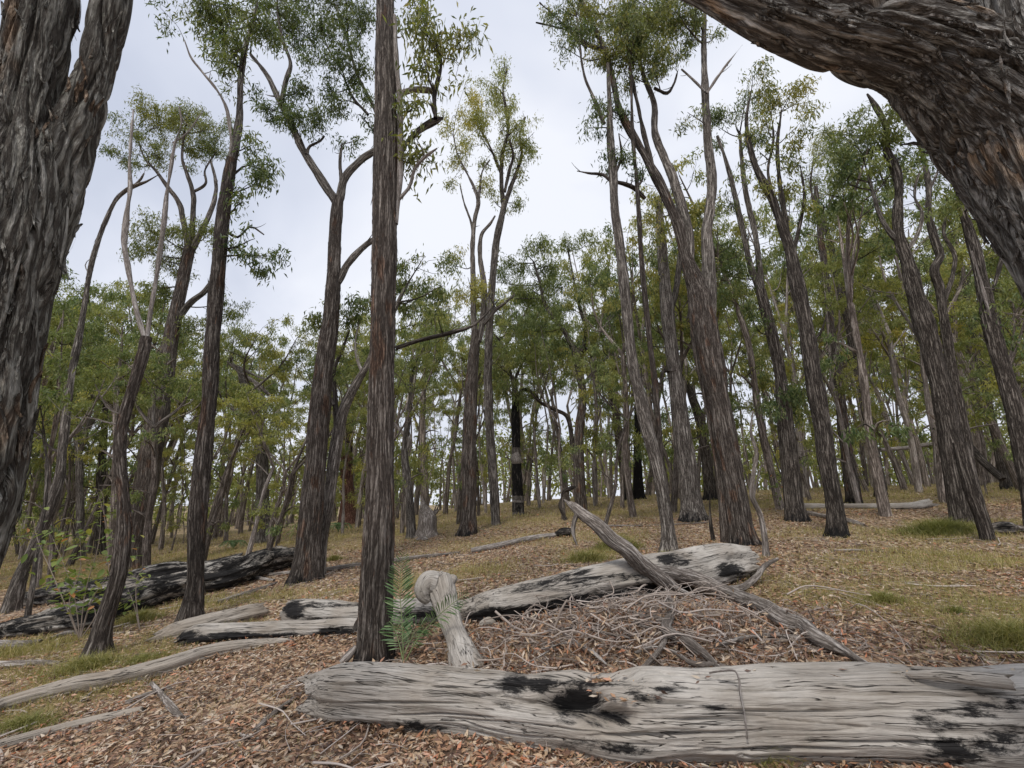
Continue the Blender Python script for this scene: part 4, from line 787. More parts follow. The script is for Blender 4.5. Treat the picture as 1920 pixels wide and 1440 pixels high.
#__PART3__
# ------------------------------------------------------------------ fallen logs
LOGS = []
def log(name, label, cat, pts, mat, chars=(), dents=(), nseg=48, step=.03, amp=.008, low=.03, jag=(.05, .05), hollow=(0, 0), zsink=.0, lift=0., Ys=None, allchar=0., under=.0, k=9., cap=True, group=None, flat=1.):
    """pts: (px, y of upper outline, y of lower outline); lies on the ground below its lower outline"""
    Q, q = [], []
    for i, t in enumerate(pts):
        px, a, b = t[:3]
        if Ys is not None: Y = Ys[i]
        else:
            g0 = G(px, b + zsink); dd = depth(px, b, g0[1]); Y = g0[1] + (b-a)/2*dd/FPX*.75
        c = at(px, (a+b)/2, Y); dd = depth(px, (a+b)/2, Y); Q.append(c); q.append((b-a)/2*dd/FPX)
    Q = np.array(Q); q = np.array(q)
    if len(Q) > 2: n_ = np.array([q[i]*abs(np.cos(0)) for i in range(len(q))])
    # the outline heights are vertical extents, a sloping log is thinner across
    for i in range(len(Q)):
        a = pts[max(0, i-1)]; b = pts[min(len(pts)-1, i+1)]
        dx = b[0]-a[0]; dy = (b[1]+b[2]-a[1]-a[2])/2; q[i] *= abs(dx)/math.hypot(dx, dy) if abs(dx) > abs(dy)*.6 else .85
    rg = np.random.default_rng(int(pts[0][0]+pts[0][1]*3) % 9973); sd = rg.random()*30
    Ltot = np.linalg.norm(np.diff(Q, axis=0), axis=1).sum()
    def warp(th, S):
        S = S[:, None]; th = th[None]
        o = np.stack([np.broadcast_to(np.cos(th)*2.2+sd, (len(S), th.shape[1])), np.broadcast_to(np.sin(th)*2.2, (len(S), th.shape[1])), np.zeros((len(S), th.shape[1]))], -1)
        o2 = o*3.1
        nz = perlin(o) + .6*perlin(o2)
        return jag[1]*nz*np.exp(-(S[-1]-S)/.14) - jag[0]*perlin(o+9)*1.3*np.exp(-(S-S[0])/.14)
    def dsp(bk, pos, nr):
        th_ = np.arctan2(bk[..., 1], bk[..., 0]); Sx = bk[..., 2]
        flute = np.sin(th_*3+Sx*.8+sd)*.5+np.sin(th_*7-Sx*1.1+2*sd)*.3+np.sin(th_*13+Sx*.6+sd)*.2
        wv = perlin(bk*np.array([3, 3, 1.0])+sd)
        f = np.stack([bk[..., 0]*k*1.6+wv*.35, bk[..., 1]*k*1.6, bk[..., 2]*k*.09], -1)+sd
        a = np.clip(1-np.abs(perlin(f))/.07, 0, 1)*np.clip(perlin(bk*np.array([5, 5, 2.])+sd+4)*3+.5, 0, 1)
        f2 = f*np.array([3.2, 3.2, 2.]); b = perlin(f2)
        o = -amp*1.9*a + amp*.6*b + low*.33*flute + low*perlin(bk*np.array([2.6, 2.6, .9])+sd) + low*.4*perlin(bk*np.array([7, 7, 2.2])+sd)
        if dents:
            vx, vy = proj(pos); 
            for (dx, dy, rx, ry, dp) in dents: 
                e = ((vx-dx)/rx)**2 + ((vy-dy)/ry)**2
                nzz = 1+.5*perlin(pos*9); o = o - dp*np.exp(-e*e*nzz)
        return o
    V, F, bk, sh, C, T, rd = tube(Q, q, nseg, step=step, disp=dsp, s_warp=warp)
    ch = np.full(len(V), allchar, float)
    vx, vy = proj(V)
    for (dx, dy, rx, ry, s_) in chars: ch = np.maximum(ch, s_*np.exp(-(((vx-dx)/rx)**2 + ((vy-dy)/ry)**2)**1.5))
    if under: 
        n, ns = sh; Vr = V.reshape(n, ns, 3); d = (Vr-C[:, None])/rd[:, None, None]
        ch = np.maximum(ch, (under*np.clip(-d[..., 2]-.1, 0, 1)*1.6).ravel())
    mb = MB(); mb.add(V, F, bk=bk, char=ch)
    n, ns = sh
    if cap:
        for e, hol in ((0, hollow[0]), (n-1, hollow[1])):
            ring = V.reshape(n, ns, 3)[e]; c = C[e]; t = T[e]*(-1 if e == 0 else 1)
            rs_ = [ring]; bks = [bk.reshape(n, ns, 3)[e]]; chs = [np.full(ns, .35 if hol else .1)]
            prof = [(.88, 0.0, .5), (.78, -.06, .95), (.68, -hol, 1.), (.0, -hol-.05, 1.)] if hol else [(.8, -.012, .3), (.45, -.03, .45), (.0, -.03, .5)]
            for s_, off, cc in prof:
                cen = c + t*off; ra = ring-c; ra = ra - np.outer(ra@t, t)*(1-(.5 if s_ > .8 else .15))
                jit = 1+.18*rg.normal(size=ns)*(s_ > .1)*(not hol)
                rs_.append(cen + ra*(s_*jit)[:, None]); bks.append(bks[0]*s_+off); chs.append(np.full(ns, cc))
            VV = np.concatenate(rs_); m = len(rs_); id_ = np.arange(m*ns).reshape(m, ns)
            FF = np.stack([id_[:-1], np.roll(id_[:-1], -1, 1), np.roll(id_[1:], -1, 1), id_[1:]], -1).reshape(-1, 4)
            if e == 0: FF = FF[:, ::-1]
            mb.add(VV, FF, bk=np.concatenate(bks), char=np.concatenate(chs))
    LOGS.append((Q, q)); o = mb.build(name, M[mat]); tag(o, label, cat, group); return o, Q, q
front, FQ, Fq = log('fallen_log', 'long thick bleached log lying across the foreground to the right edge', 'log',
    [(592, 1262, 1338), (640, 1248, 1350), (760, 1252, 1366), (880, 1260, 1380), (990, 1272, 1392), (1100, 1272, 1408), (1200, 1272, 1422), (1300, 1266, 1430), (1450, 1262, 1432), (1600, 1262, 1430), (1750, 1260, 1438), (1920, 1262, 1450), (2150, 1264, 1460), (2400, 1266, 1470)],
    'log_grey', chars=[(965, 1285, 36, 32, 1.0), (1010, 1285, 40, 20, .9), (950, 1325, 20, 14, .9), (1080, 1325, 60, 34, 1.5), (1135, 1347, 60, 22, 1.3), (1230, 1295, 60, 26, .9), (1340, 1320, 40, 14, .6), (1560, 1300, 26, 14, .7), (1760, 1345, 60, 30, .85), (1860, 1320, 90, 50, .9), (1790, 1410, 100, 34, .95), (1180, 1400, 140, 20, .8), (1100, 1280, 60, 14, .7), (1900, 1370, 70, 30, .8), (760, 1362, 90, 14, .7)],
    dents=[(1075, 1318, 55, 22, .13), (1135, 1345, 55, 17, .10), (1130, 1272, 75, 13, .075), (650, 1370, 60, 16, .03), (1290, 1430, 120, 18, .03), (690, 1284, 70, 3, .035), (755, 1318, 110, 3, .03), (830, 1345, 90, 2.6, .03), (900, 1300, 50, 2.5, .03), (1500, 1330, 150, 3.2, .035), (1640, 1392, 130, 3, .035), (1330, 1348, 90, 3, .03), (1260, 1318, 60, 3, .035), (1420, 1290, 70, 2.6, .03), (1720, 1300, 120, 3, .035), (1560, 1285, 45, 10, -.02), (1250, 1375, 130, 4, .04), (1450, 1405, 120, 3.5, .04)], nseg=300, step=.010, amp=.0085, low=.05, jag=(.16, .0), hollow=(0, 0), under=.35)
# knobs and rims on it
def knob(px, py, Y, r, mat, parent, name='branch_stub', d=(0, 0, 1), L=.12):
    P = at(px, py, Y); d = np.array(d, float)/np.linalg.norm(d)
    V, F, bk, *_ = tube(np.array([P-d*L*.6, P, P+d*L*.6, P+d*L]), np.array([r*1.4, r, r*.7, r*.2]), 16, n=12, disp=bark_fn(14, .008))
    m = MB(); m.add(V, F, bk=bk, char=.2); m.build(name, M[mat], parent)
log('wood_slab', 'splintered sliver of pale wood lifting from the top of the foreground log at far right', 'wood slab',
    [(1690, 1262, 1270), (1760, 1258, 1272), (1830, 1262, 1285), (1900, 1268, 1292)], 'log_grey', Ys=[FQ[9][1]-.1, FQ[10][1]-.14, FQ[10][1]-.17, FQ[11][1]-.19], nseg=16, step=.02, amp=.004, low=.008, jag=(.08, .06))
mid, MQ, Mq = log('fallen_log', 'long half-charred log with a hollow broken right end, lying behind the brush heap', 'log',
    [(690, 1134, 1178), (790, 1128, 1172), (870, 1132, 1166), (930, 1108, 1170), (1000, 1086, 1168), (1080, 1068, 1150), (1150, 1054, 1140), (1220, 1044, 1126), (1290, 1034, 1112), (1350, 1022, 1096), (1402, 1024, 1082)],
    'log_grey', chars=[(1080, 1080, 55, 18, 1.), (1010, 1105, 70, 16, .85), (1265, 1050, 40, 14, 1.2), (960, 1158, 130, 24, 1.5), (1130, 1130, 110, 26, 1.5), (1060, 1100, 110, 16, .8), (920, 1125, 50, 10, .7), (1290, 1104, 120, 20, 1.6), (1370, 1070, 34, 22, 1.2), (1040, 1150, 80, 24, 1.5), (780, 1150, 120, 16, 1.), (1180, 1080, 50, 14, .7)],
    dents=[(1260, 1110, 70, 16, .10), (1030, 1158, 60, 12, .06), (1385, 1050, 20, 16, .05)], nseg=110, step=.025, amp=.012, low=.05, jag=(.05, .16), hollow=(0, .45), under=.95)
log('fallen_log', 'short charred-ended log lying left of the straight central trunk, behind the split log', 'log',
    [(546, 1128, 1166), (560, 1128, 1172), (620, 1130, 1172), (680, 1132, 1174), (715, 1134, 1176)], 'log_grey', chars=[(552, 1145, 26, 22, 1.5), (590, 1135, 40, 8, 1.), (640, 1135, 60, 8, .8), (620, 1168, 90, 12, 1.3)], nseg=60, step=.02, amp=.010, low=.03, jag=(.04, .02), under=.5)
log('fallen_log', 'split half-burnt log pointing left from the foot of the straight central trunk', 'log',
    [(336, 1196, 1212), (362, 1178, 1210), (420, 1172, 1204), (500, 1168, 1200), (580, 1165, 1195), (670, 1162, 1190)], 'log_grey', chars=[(350, 1200, 60, 20, 1.5), (430, 1194, 60, 12, 1.4), (520, 1192, 70, 9, 1.2), (640, 1186, 80, 10, 1.4), (400, 1205, 60, 8, 1.5)], nseg=70, step=.018, amp=.011, low=.028, jag=(.16, .02), under=.75)
log('fallen_log', 'weathered flat-topped log slanting down left, behind the half-burnt split log', 'log',
    [(290, 1190, 1204), (330, 1168, 1200), (380, 1154, 1190), (430, 1143, 1176), (470, 1134, 1166), (492, 1132, 1158)], 'log_warm', chars=[(488, 1145, 14, 20, .6)], nseg=60, step=.02, amp=.011, low=.03, jag=(.12, .10), under=.4)
log('fallen_log', 'long slim grey log running from the left edge up to the litter patch', 'log',
    [(-120, 1350, 1396), (-40, 1326, 1362), (0, 1310, 1340), (70, 1290, 1318), (140, 1272, 1302), (200, 1262, 1292), (260, 1246, 1280), (320, 1230, 1264), (390, 1210, 1238), (460, 1200, 1222), (542, 1198, 1206)], 'log_warm', chars=[(300, 1275, 60, 14, .5), (200, 1290, 60, 10, .4)], nseg=60, step=.02, amp=.008, low=.02, jag=(.02, .06), under=.55)
log('fallen_branch', 'straight weathered pole on the litter at the bottom left corner', 'dead branch',
    [(-90, 1418, 1450), (0, 1386, 1412), (60, 1370, 1392), (120, 1356, 1374), (200, 1338, 1354), (268, 1326, 1336)], 'log_warm', nseg=36, step=.02, amp=.006, low=.012, jag=(.02, .05), under=.2)
log('fallen_log', 'upper of two charred black logs lying one behind the other at left', 'log',
    [(36, 1112, 1140), (120, 1096, 1132), (200, 1088, 1122), (300, 1060, 1106), (400, 1050, 1082), (450, 1036, 1070)], 'log_grey', allchar=.95, chars=[(150, 1118, 90, 20, 1.3), (330, 1070, 90, 20, 1.2)], nseg=60, step=.04, amp=.025, low=.07, jag=(.1, .25), under=.5)
log('fallen_log', 'lower and longer of the two charred black logs, reaching the forked tree at left', 'log',
    [(-90, 1196, 1240), (0, 1166, 1204), (90, 1146, 1192), (180, 1126, 1178), (260, 1094, 1150), (340, 1074, 1126), (420, 1052, 1108), (480, 1034, 1086), (545, 1024, 1064)], 'log_grey', allchar=1.0, chars=[(200, 1150, 160, 30, 1.4), (450, 1070, 100, 26, 1.2)], nseg=80, step=.035, amp=.03, low=.09, jag=(.1, .2), under=.7)
log('fallen_branch', 'smooth pale bent branch resting over the charred log end', 'dead branch',
    [(384, 1062, 1071), (420, 1064, 1073), (446, 1068, 1076), (472, 1078, 1086), (514, 1086, 1091)], 'dead_pale', nseg=14, step=.04, amp=.003, low=.01, jag=(.02, .02))
log('fallen_branch', 'short grey branch in the grass below the charred logs', 'dead branch',
    [(408, 1126, 1133), (450, 1112, 1121), (485, 1101, 1109), (518, 1090, 1096)], 'dead_grey', nseg=12, step=.04, amp=.003, low=.01, jag=(.02, .02))
log('fallen_branch', 'long thin grey log crossing behind the straight central trunk', 'dead branch',
    [(506, 1074, 1081), (600, 1064, 1074), (680, 1054, 1064), (770, 1042, 1051), (862, 1034, 1038)], 'dead_grey', nseg=14, step=.05, amp=.004, low=.015, jag=(.02, .1))
log('fallen_branch', 'bleached thin log with a charred root end, on the litter right of centre trunk', 'dead branch',
    [(884, 1027, 1038), (940, 1016, 1028), (1000, 1004, 1014), (1050, 998, 1006)], 'dead_pale', nseg=16, step=.05, amp=.004, low=.012, jag=(.02, .02))
log('root_stub', 'small charred tangled root lump at the end of the bleached thin log', 'root',
    [(1042, 996, 1008), (1056, 989, 1007), (1072, 992, 1006)], 'bark_dark', chars=[(1056, 1000, 30, 30, .7)], nseg=16, step=.03, amp=.03, low=.06, jag=(.05, .05))
log('wood_chunk', 'small broken chunk of wood beside the half-charred log', 'wood chunk',
    [(900, 1168, 1178), (916, 1158, 1176), (932, 1158, 1170)], 'log_grey', chars=[(922, 1172, 20, 8, .9)], nseg=18, step=.02, amp=.01, low=.02, jag=(.04, .06), under=.6)
log('wood_plank', 'flat pale plank of bark at the left edge, above the long slim log', 'bark plank',
    [(-60, 1202, 1222), (0, 1202, 1220), (40, 1202, 1218), (76, 1199, 1210)], 'dead_pale', nseg=16, step=.03, amp=.006, low=.012, jag=(.02, .08))
log('wood_plank', 'lower pale bark slab half buried in grass at the left edge', 'bark plank',
    [(-60, 1240, 1256), (0, 1240, 1254), (60, 1238, 1250), (112, 1240, 1246)], 'dead_grey', nseg=16, step=.03, amp=.006, low=.012, jag=(.02, .08))
log('wood_plank', 'curled pale bark slab leaning on the foot of the crooked bare-topped tree', 'bark plank',
    [(92, 1196, 1204), (125, 1184, 1194), (156, 1184, 1192)], 'dead_grey', nseg=14, step=.02, amp=.006, low=.012, jag=(.03, .05))
log('fallen_log', 'pale far log lying across the litter between the dark trunks at right', 'log',
    [(1508, 944, 955), (1580, 944, 954), (1650, 944, 954), (1710, 942, 955), (1742, 936, 952)], 'log_grey', nseg=20, step=.07, amp=.01, low=.03, jag=(.2, .3), under=.5)
log('fallen_branch', 'low splintered grey wood behind the foot of the leafy-waisted dark tree', 'dead branch',
    [(1512, 958, 966), (1550, 964, 974), (1590, 972, 982), (1622, 984, 988)], 'dead_grey', nseg=14, step=.06, amp=.01, low=.03, jag=(.2, .2))
log('fallen_branch', 'faint pale stick stretching right across the litter behind the crooked grey trunk', 'dead branch',
    [(1120, 984, 989), (1170, 984, 988), (1240, 983, 986), (1330, 978, 981)], 'dead_grey', nseg=8, step=.1, amp=.003, low=.01, jag=(.02, .05))
log('fallen_branch', 'thin pale stick lying on open ground in the right middle distance', 'dead branch',
    [(1558, 1031, 1034), (1610, 1030, 1035), (1660, 1034, 1037), (1700, 1036, 1038)], 'dead_grey', nseg=8, step=.06, amp=.003, low=.01, jag=(.02, .05))
log('fallen_log', 'far grey log propped level among the trunks at upper right', 'log',
    [(1650, 840, 847), (1700, 836, 843), (1750, 828, 836), (1800, 824, 829)], 'dead_pale', Ys=[24, 24, 24, 24], nseg=12, step=.15, amp=.01, low=.04, jag=(.1, .2))
log('fallen_log', 'dark slanting dead trunk leaning between the right-hand trees', 'log',
    [(1818, 828, 846), (1845, 858, 876), (1880, 890, 906)], 'bark_dark', nseg=14, step=.1, amp=.01, low=.03, jag=(.1, .1), Ys=[15.5, 15, 14.5])
log('root_stub', 'dark tangle of roots and grey sticks at the right edge behind the propped trunk', 'root',
    [(1858, 985, 1002), (1880, 980, 1004), (1910, 988, 1002), (1960, 992, 1006)], 'dead_grey', chars=[(1885, 990, 30, 20, .8)], nseg=20, step=.04, amp=.03, low=.08, jag=(.2, .2))
log('wood_chunk', 'little grey lump of wood on the litter near the splintered stump', 'wood chunk', [(780, 1010, 1015), (792, 1006, 1014), (802, 1010, 1014)], 'dead_grey', nseg=12, step=.04, amp=.01, low=.02)

# pale knobbly stump-like log leaning over the middle log
def path_obj(name, label, cat, mat, pts, nseg=14, step=.03, amp=.004, low=.01, group=None, kids=(), k=14, char=0., jag=.0):
    """pts: (px, py, width, Y)"""
    Q = np.array([at(p[0], p[1], p[3]) for p in pts]); q = np.array([p[2]/2*depth(p[0], p[1], p[3])/FPX for p in pts])
    bf = bark_fn(k, amp)
    V, F, bk, sh, C, T, rd = tube(Q, q, nseg, step=step, disp=lambda bk, pos, nr: bf(bk, pos, nr)+low*perlin(bk*np.array([4, 4, 2.2])+len(pts)))
    mb = MB(); mb.add(V, F, bk=bk, char=char)
    for cen, ring in ((C[0], V[:nseg]), (C[-1], V[-nseg:])):
        VV = np.vstack([ring, cen[None]]); FF = np.array([[i, (i+1) % nseg, nseg] for i in range(nseg)]); mb.add(VV, FF, char=char)
    o = mb.build(name, M[mat]); tag(o, label, cat, group); return o, C, rd
yk = G(872, 1250)[1]
knb, KC, KR = path_obj('gnarled_log', 'short pale knobbly-headed log propped over the middle log, behind the cycad', 'log', 'log_grey',
    [(874, 1258, 66, yk+.02), (868, 1240, 56, yk+.04), (858, 1205, 44, yk+.16), (846, 1170, 40, yk+.28), (836, 1135, 42, yk+.42), (829, 1108, 48, yk+.50), (826, 1092, 46, yk+.56), (820, 1076, 20, yk+.58)], nseg=90, step=.007, amp=.012, low=.035, k=12)
for pts in ([(815, 1095, 44, yk+.50), (802, 1092, 40, yk+.48), (793, 1106, 34, yk+.44), (798, 1122, 22, yk+.42), (806, 1126, 10, yk+.42)], [(838, 1092, 32, yk+.52), (848, 1086, 22, yk+.53), (854, 1082, 14, yk+.53), (856, 1080, 5, yk+.53)],
            [(878, 1236, 34, yk+.0), (892, 1238, 30, yk-.02), (902, 1250, 20, yk-.03)]):
    Q = np.array([at(p[0], p[1], p[3]) for p in pts]); q = np.array([p[2]/2*depth(p[0], p[1], p[3])/FPX for p in pts])
    V, F, bk, *_ = tube(Q, q, 40, step=.008, disp=lambda bk, pos, nr: bark_fn(12, .005)(bk, pos, nr)+.012*perlin(bk*7+3))
    m = MB(); m.add(V, F, bk=bk); m.build('burl', M['log_grey'], knb)
yb = G(700, 1250)[1]
path_obj('wood_slab', 'grey slab of wood leaning against the left foot of the straight central trunk', 'wood slab', 'dead_grey', [(640, 1244, 14, yb), (655, 1228, 16, yb+.03), (668, 1212, 12, yb+.06)], nseg=14, step=.01, amp=.006, low=.01)

# the leaning fallen branch with a splintered pale tip
def rest(px, py, w): return float(G(px, py + w*.45)[1]) - w*.2*depth(px, py, 4)/FPX
def my(px, k):   # distance of a point k radii in front of the axis of the half-charred log
    xs = [proj(q)[0] for q in MQ]; return float(np.interp(px, xs, [q[1] for q in MQ]) - k*np.interp(px, xs, Mq))
yA = my(1250, 1.25)
lean, LC, LR = path_obj('fallen_branch', 'stringy-barked branch leaning up left over the hollow log to a pale splintered tip', 'dead branch', 'dead_grey',
    [(1275, 1118, 24, my(1275, 1.3)), (1245, 1090, 30, my(1245, 1.3)), (1200, 1056, 29, my(1200, 1.1)), (1172, 1028, 29, my(1160, .9)), (1148, 1012, 27, my(1150, .8)), (1120, 984, 26, my(1120, .6)), (1092, 964, 21, my(1100, .2)), (1076, 950, 16, my(1100, 0)), (1062, 941, 5, my(1100, -.3))], nseg=40, step=.015, amp=.012, low=.012, k=20)
for pts, mt, nm in (([(1100, 972, 20, my(1100, .3)), (1085, 960, 17, my(1100, .1)), (1072, 949, 11, my(1100, .0)), (1057, 936, 2.5, my(1100, -.3))], 'dead_pale', 'splintered_tip'),
                ([(1082, 962, 10, my(1100, .2)), (1075, 985, 9, my(1100, .2)), (1076, 1005, 7, my(1100, .2)), (1082, 1022, 3, my(1100, .2))], 'dead_grey', 'bark_strip'),
                ([(1355, 1108, 16, rest(1370,1112,30)), (1395, 1100, 13, rest(1395,1100,13)), (1418, 1082, 11, rest(1418,1095,11)), (1435, 1060, 9, rest(1435,1085,9)), (1458, 1048, 6, rest(1458,1080,6))], 'dead_grey', 'branch')):
    Q = np.array([at(p[0], p[1], p[3]) for p in pts]); q = np.array([p[2]/2*depth(p[0], p[1], p[3])/FPX for p in pts])
    V, F, bk, *_ = tube(Q, q, 14, step=.02, disp=lambda bk, pos, nr: bark_fn(20, .004)(bk, pos, nr)); m = MB(); m.add(V, F, bk=bk); m.build(nm, M[mt], lean)
path_obj('fallen_branch', 'thick stringy-barked branch slanting from the hollow log down to the foreground log', 'dead branch', 'dead_grey',
    [(1228, 1070, 22, my(1228, 1.25)), (1265, 1076, 27, my(1265, 1.3)), (1310, 1088, 31, my(1310, 1.5))] + [(a_, b_, c_, rest(a_, b_, c_+6)) for a_, b_, c_ in ((1370, 1114, 30), (1430, 1138, 31), (1480, 1168, 33), (1505, 1176, 30), (1535, 1198, 31), (1580, 1220, 20), (1630, 1248, 15), (1665, 1260, 9))], nseg=40, step=.015, amp=.013, low=.014, k=18, char=0.)
path_obj('fallen_branch', 'bone-white stick poking out from under the crossing branches', 'dead branch', 'dead_pale', [(1250, 1092, 6, yA-.05), (1272, 1104, 8, yA-.1), (1295, 1116, 8, yA-.14), (1314, 1122, 6, yA-.16)], nseg=10, step=.02, amp=.001, low=.003)
path_obj('dead_stub', 'short curved black dead stem between the bending brown tree and the burnt trunk', 'dead stem', 'bark_dark',
    [(1061, 975, 9, 14), (1054, 958, 8, 14), (1050, 948, 7, 14), (1053, 932, 7, 14), (1057, 921, 7, 14), (1067, 917, 6, 14), (1079, 912, 4, 14)], nseg=12, step=.05, char=.35, amp=.02, low=.04)

# brush heap: thicker crooked pieces
BR = [('crooked brown limb sprawling through the middle of the brush heap', [(1250, 1110, 20), (1258, 1150, 20), (1252, 1185, 22), (1285, 1200, 22), (1320, 1225, 18), (1350, 1255, 12)], 'dead_grey'),
      ('pale forked twig arching over the left part of the brush heap', [(990, 1222, 4), (1030, 1214, 6), (1060, 1206, 7), (1090, 1210, 7), (1115, 1226, 6), (1138, 1246, 5)], 'dead_pale'),
      ('reddish limb lying left to right across the brush heap', [(1165, 1140, 5), (1200, 1132, 8), (1240, 1136, 8)], 'dead_grey'),
      ('black-ended curved limb at the heart of the brush heap', [(1190, 1130, 6), (1185, 1148, 9), (1200, 1156, 12), (1240, 1162, 13), (1262, 1185, 12)], 'dead_grey'),
      ('looping bent twig on the upper left of the brush heap', [(1122, 1172, 5), (1150, 1152, 6), (1180, 1152, 7), (1198, 1170, 7), (1220, 1178, 6)], 'dead_grey'),
      ('slender limb pointing right under the thick slanting branch', [(1340, 1212, 8), (1400, 1196, 11), (1460, 1192, 12), (1500, 1196, 9)], 'dead_grey'),
      ('dark crooked limb at the lower edge of the brush heap', [(1190, 1224, 8), (1225, 1214, 10), (1262, 1222, 10), (1300, 1244, 12), (1345, 1248, 10), (1385, 1256, 6)], 'dead_grey'),
      ('stubby broken limb propped near the foreground log in the brush heap', [(1200, 1258, 12), (1218, 1240, 12), (1238, 1216, 12), (1250, 1190, 10)], 'dead_grey'),
      ('thin grey limb slanting down through the brush heap', [(1245, 1180, 9), (1290, 1212, 9), (1330, 1236, 7), (1375, 1255, 4)], 'dead_pale'),
      ('low limb at the back of the brush heap beside the log', [(1040, 1182, 5), (1090, 1176, 6), (1130, 1186, 7), (1180, 1196, 6)], 'dead_grey'),
      ('bent twig on the near left of the brush heap', [(975, 1250, 3), (1010, 1232, 4), (1035, 1212, 5), (1030, 1190, 3)], 'dead_grey')]
for i, (lb, pts, mt) in enumerate(BR):
    pp = []
    for j, (px, py, wd) in enumerate(pts):
        g0 = G(px, py+10); pp.append((px, py, wd*.85, G(px, py+wd*.5)[1] - .13))
    path_obj('fallen_branch', lb, 'dead branch', mt, pp, nseg=12, step=.015, amp=.004, low=.008, k=20)
yf = FQ[6][1]-Fq[6]*1.0
path_obj('thin_twig', 'white bent twig hanging down over the face of the foreground log', 'twig', 'dead_pale',
    [(1330, 1262, 3, yf+.12), (1352, 1258, 4, yf+.06), (1378, 1258, 4, yf+.02), (1386, 1276, 4, FQ[7][1]-Fq[7]*.9), (1388, 1300, 4, FQ[7][1]-Fq[7]*1.08), (1396, 1340, 3.5, FQ[7][1]-Fq[7]*1.13), (1401, 1386, 2.5, FQ[7][1]-Fq[7]*1.12)], nseg=8, step=.015, amp=.0, low=.001)
for lb, pts in (('short dead branch lying on litter below the long slim log', [(284, 1282, 9), (300, 1300, 10), (320, 1325, 13), (340, 1345, 11)]),
                ('splintered grey stick slanting on the litter left of the foreground log', [(478, 1372, 14), (505, 1345, 12), (540, 1318, 9), (585, 1286, 4)]),
                ('half-buried pale stick near the bottom left pole', [(235, 1318, 9), (270, 1305, 11), (300, 1296, 9), (330, 1288, 5)]),
                ('small twig crossing under the long slim log', [(150, 1315, 4), (175, 1296, 5), (200, 1275, 5)]),
                ('short twisted stick in the litter at bottom left of centre', [(440, 1372, 5), (465, 1382, 8), (485, 1385, 6)])):
    pp = []
    for px, py, wd in pts: g0 = G(px, py+wd*.3); pp.append((px, py, wd, g0[1]-.005))
    path_obj('fallen_branch', lb, 'dead branch', 'dead_grey', pp, nseg=12, step=.015, amp=.004, low=.006, k=24)

# twiggy mass of the heap, uncountable
bp = MB(); rg = np.random.default_rng(12)
mxx, myy, mr, mh = MOUND
for i in range(1500):
    if i % 3: x = mxx + rg.normal()*.95; y = myy + rg.normal()*.42
    else: x = mxx + rg.uniform(-1.6, 1.9); y = myy + rg.uniform(-.6, .55)
    z = float(ground(x, y)); h = .01 + abs(rg.normal())*.07*math.exp(-((x-mxx)/1.2)**2-((y-myy)/.6)**2)
    a = rg.uniform(0, 2*math.pi); L = rg.uniform(.10, .42); d = np.array([math.cos(a), math.sin(a)*.8, rg.normal()*.14]); p = np.array([x, y, z+h])
    P = np.array([p-d*L/2, p+rg.normal(size=3)*L*.07+[0, 0, .02], p+d*L/2+rg.normal(size=3)*L*.06])
    r0 = rg.uniform(.0015, .0042) if i % 9 else rg.uniform(.005, .010)
    add_twig(bp, P, r0, r0*.5, 3, 5, 0, rnd=rg.random()*.9)
for i in range(120):
    x = mxx + rg.normal()*.75; y = myy + rg.normal()*.36; z = float(ground(x, y)); a = rg.uniform(0, 2*math.pi); L = rg.uniform(.35, 1.0)
    d = np.array([math.cos(a), math.sin(a)*.6, rg.normal()*.16]); p = np.array([x, y, z+.03+abs(rg.normal())*.07]); k_ = rg.normal(size=(3, 3))*L*.09
    P = np.array([p-d*L/2, p-d*L*.2+k_[0], p+d*L*.15+k_[1]+[0, 0, .03], p+d*L/2+k_[2]]); r0 = rg.uniform(.0045, .012)
    add_twig(bp, P, r0, r0*.35, 6, 11, 0, rnd=rg.uniform(.2, .8))
    for _ in range(3):
        q0 = P[1] + (P[2]-P[1])*rg.random(); e_ = q0 + rg.normal(size=3)*np.array([.16, .12, .07]); add_twig(bp, np.array([q0, (q0+e_)/2+rg.normal(size=3)*.03, e_]), r0*.4, .001, 3, 6, 0, rnd=rg.uniform(.3, .95))
n_ = 6500; xs_ = mxx + rg.normal(size=n_)*.85; ys_ = myy + rg.normal(size=n_)*.4; zs_ = ground(xs_, ys_) + .01 + np.abs(rg.normal(size=n_))*.05
add_leaves(bp, np.stack([xs_, ys_, zs_], -1), rot_dirs(n_, .1, rg), .07, .02, 0., rg, mat=1)
tag(bp.build('brush_heap', [M['twig'], M['litter']], smooth=False), kind='stuff')

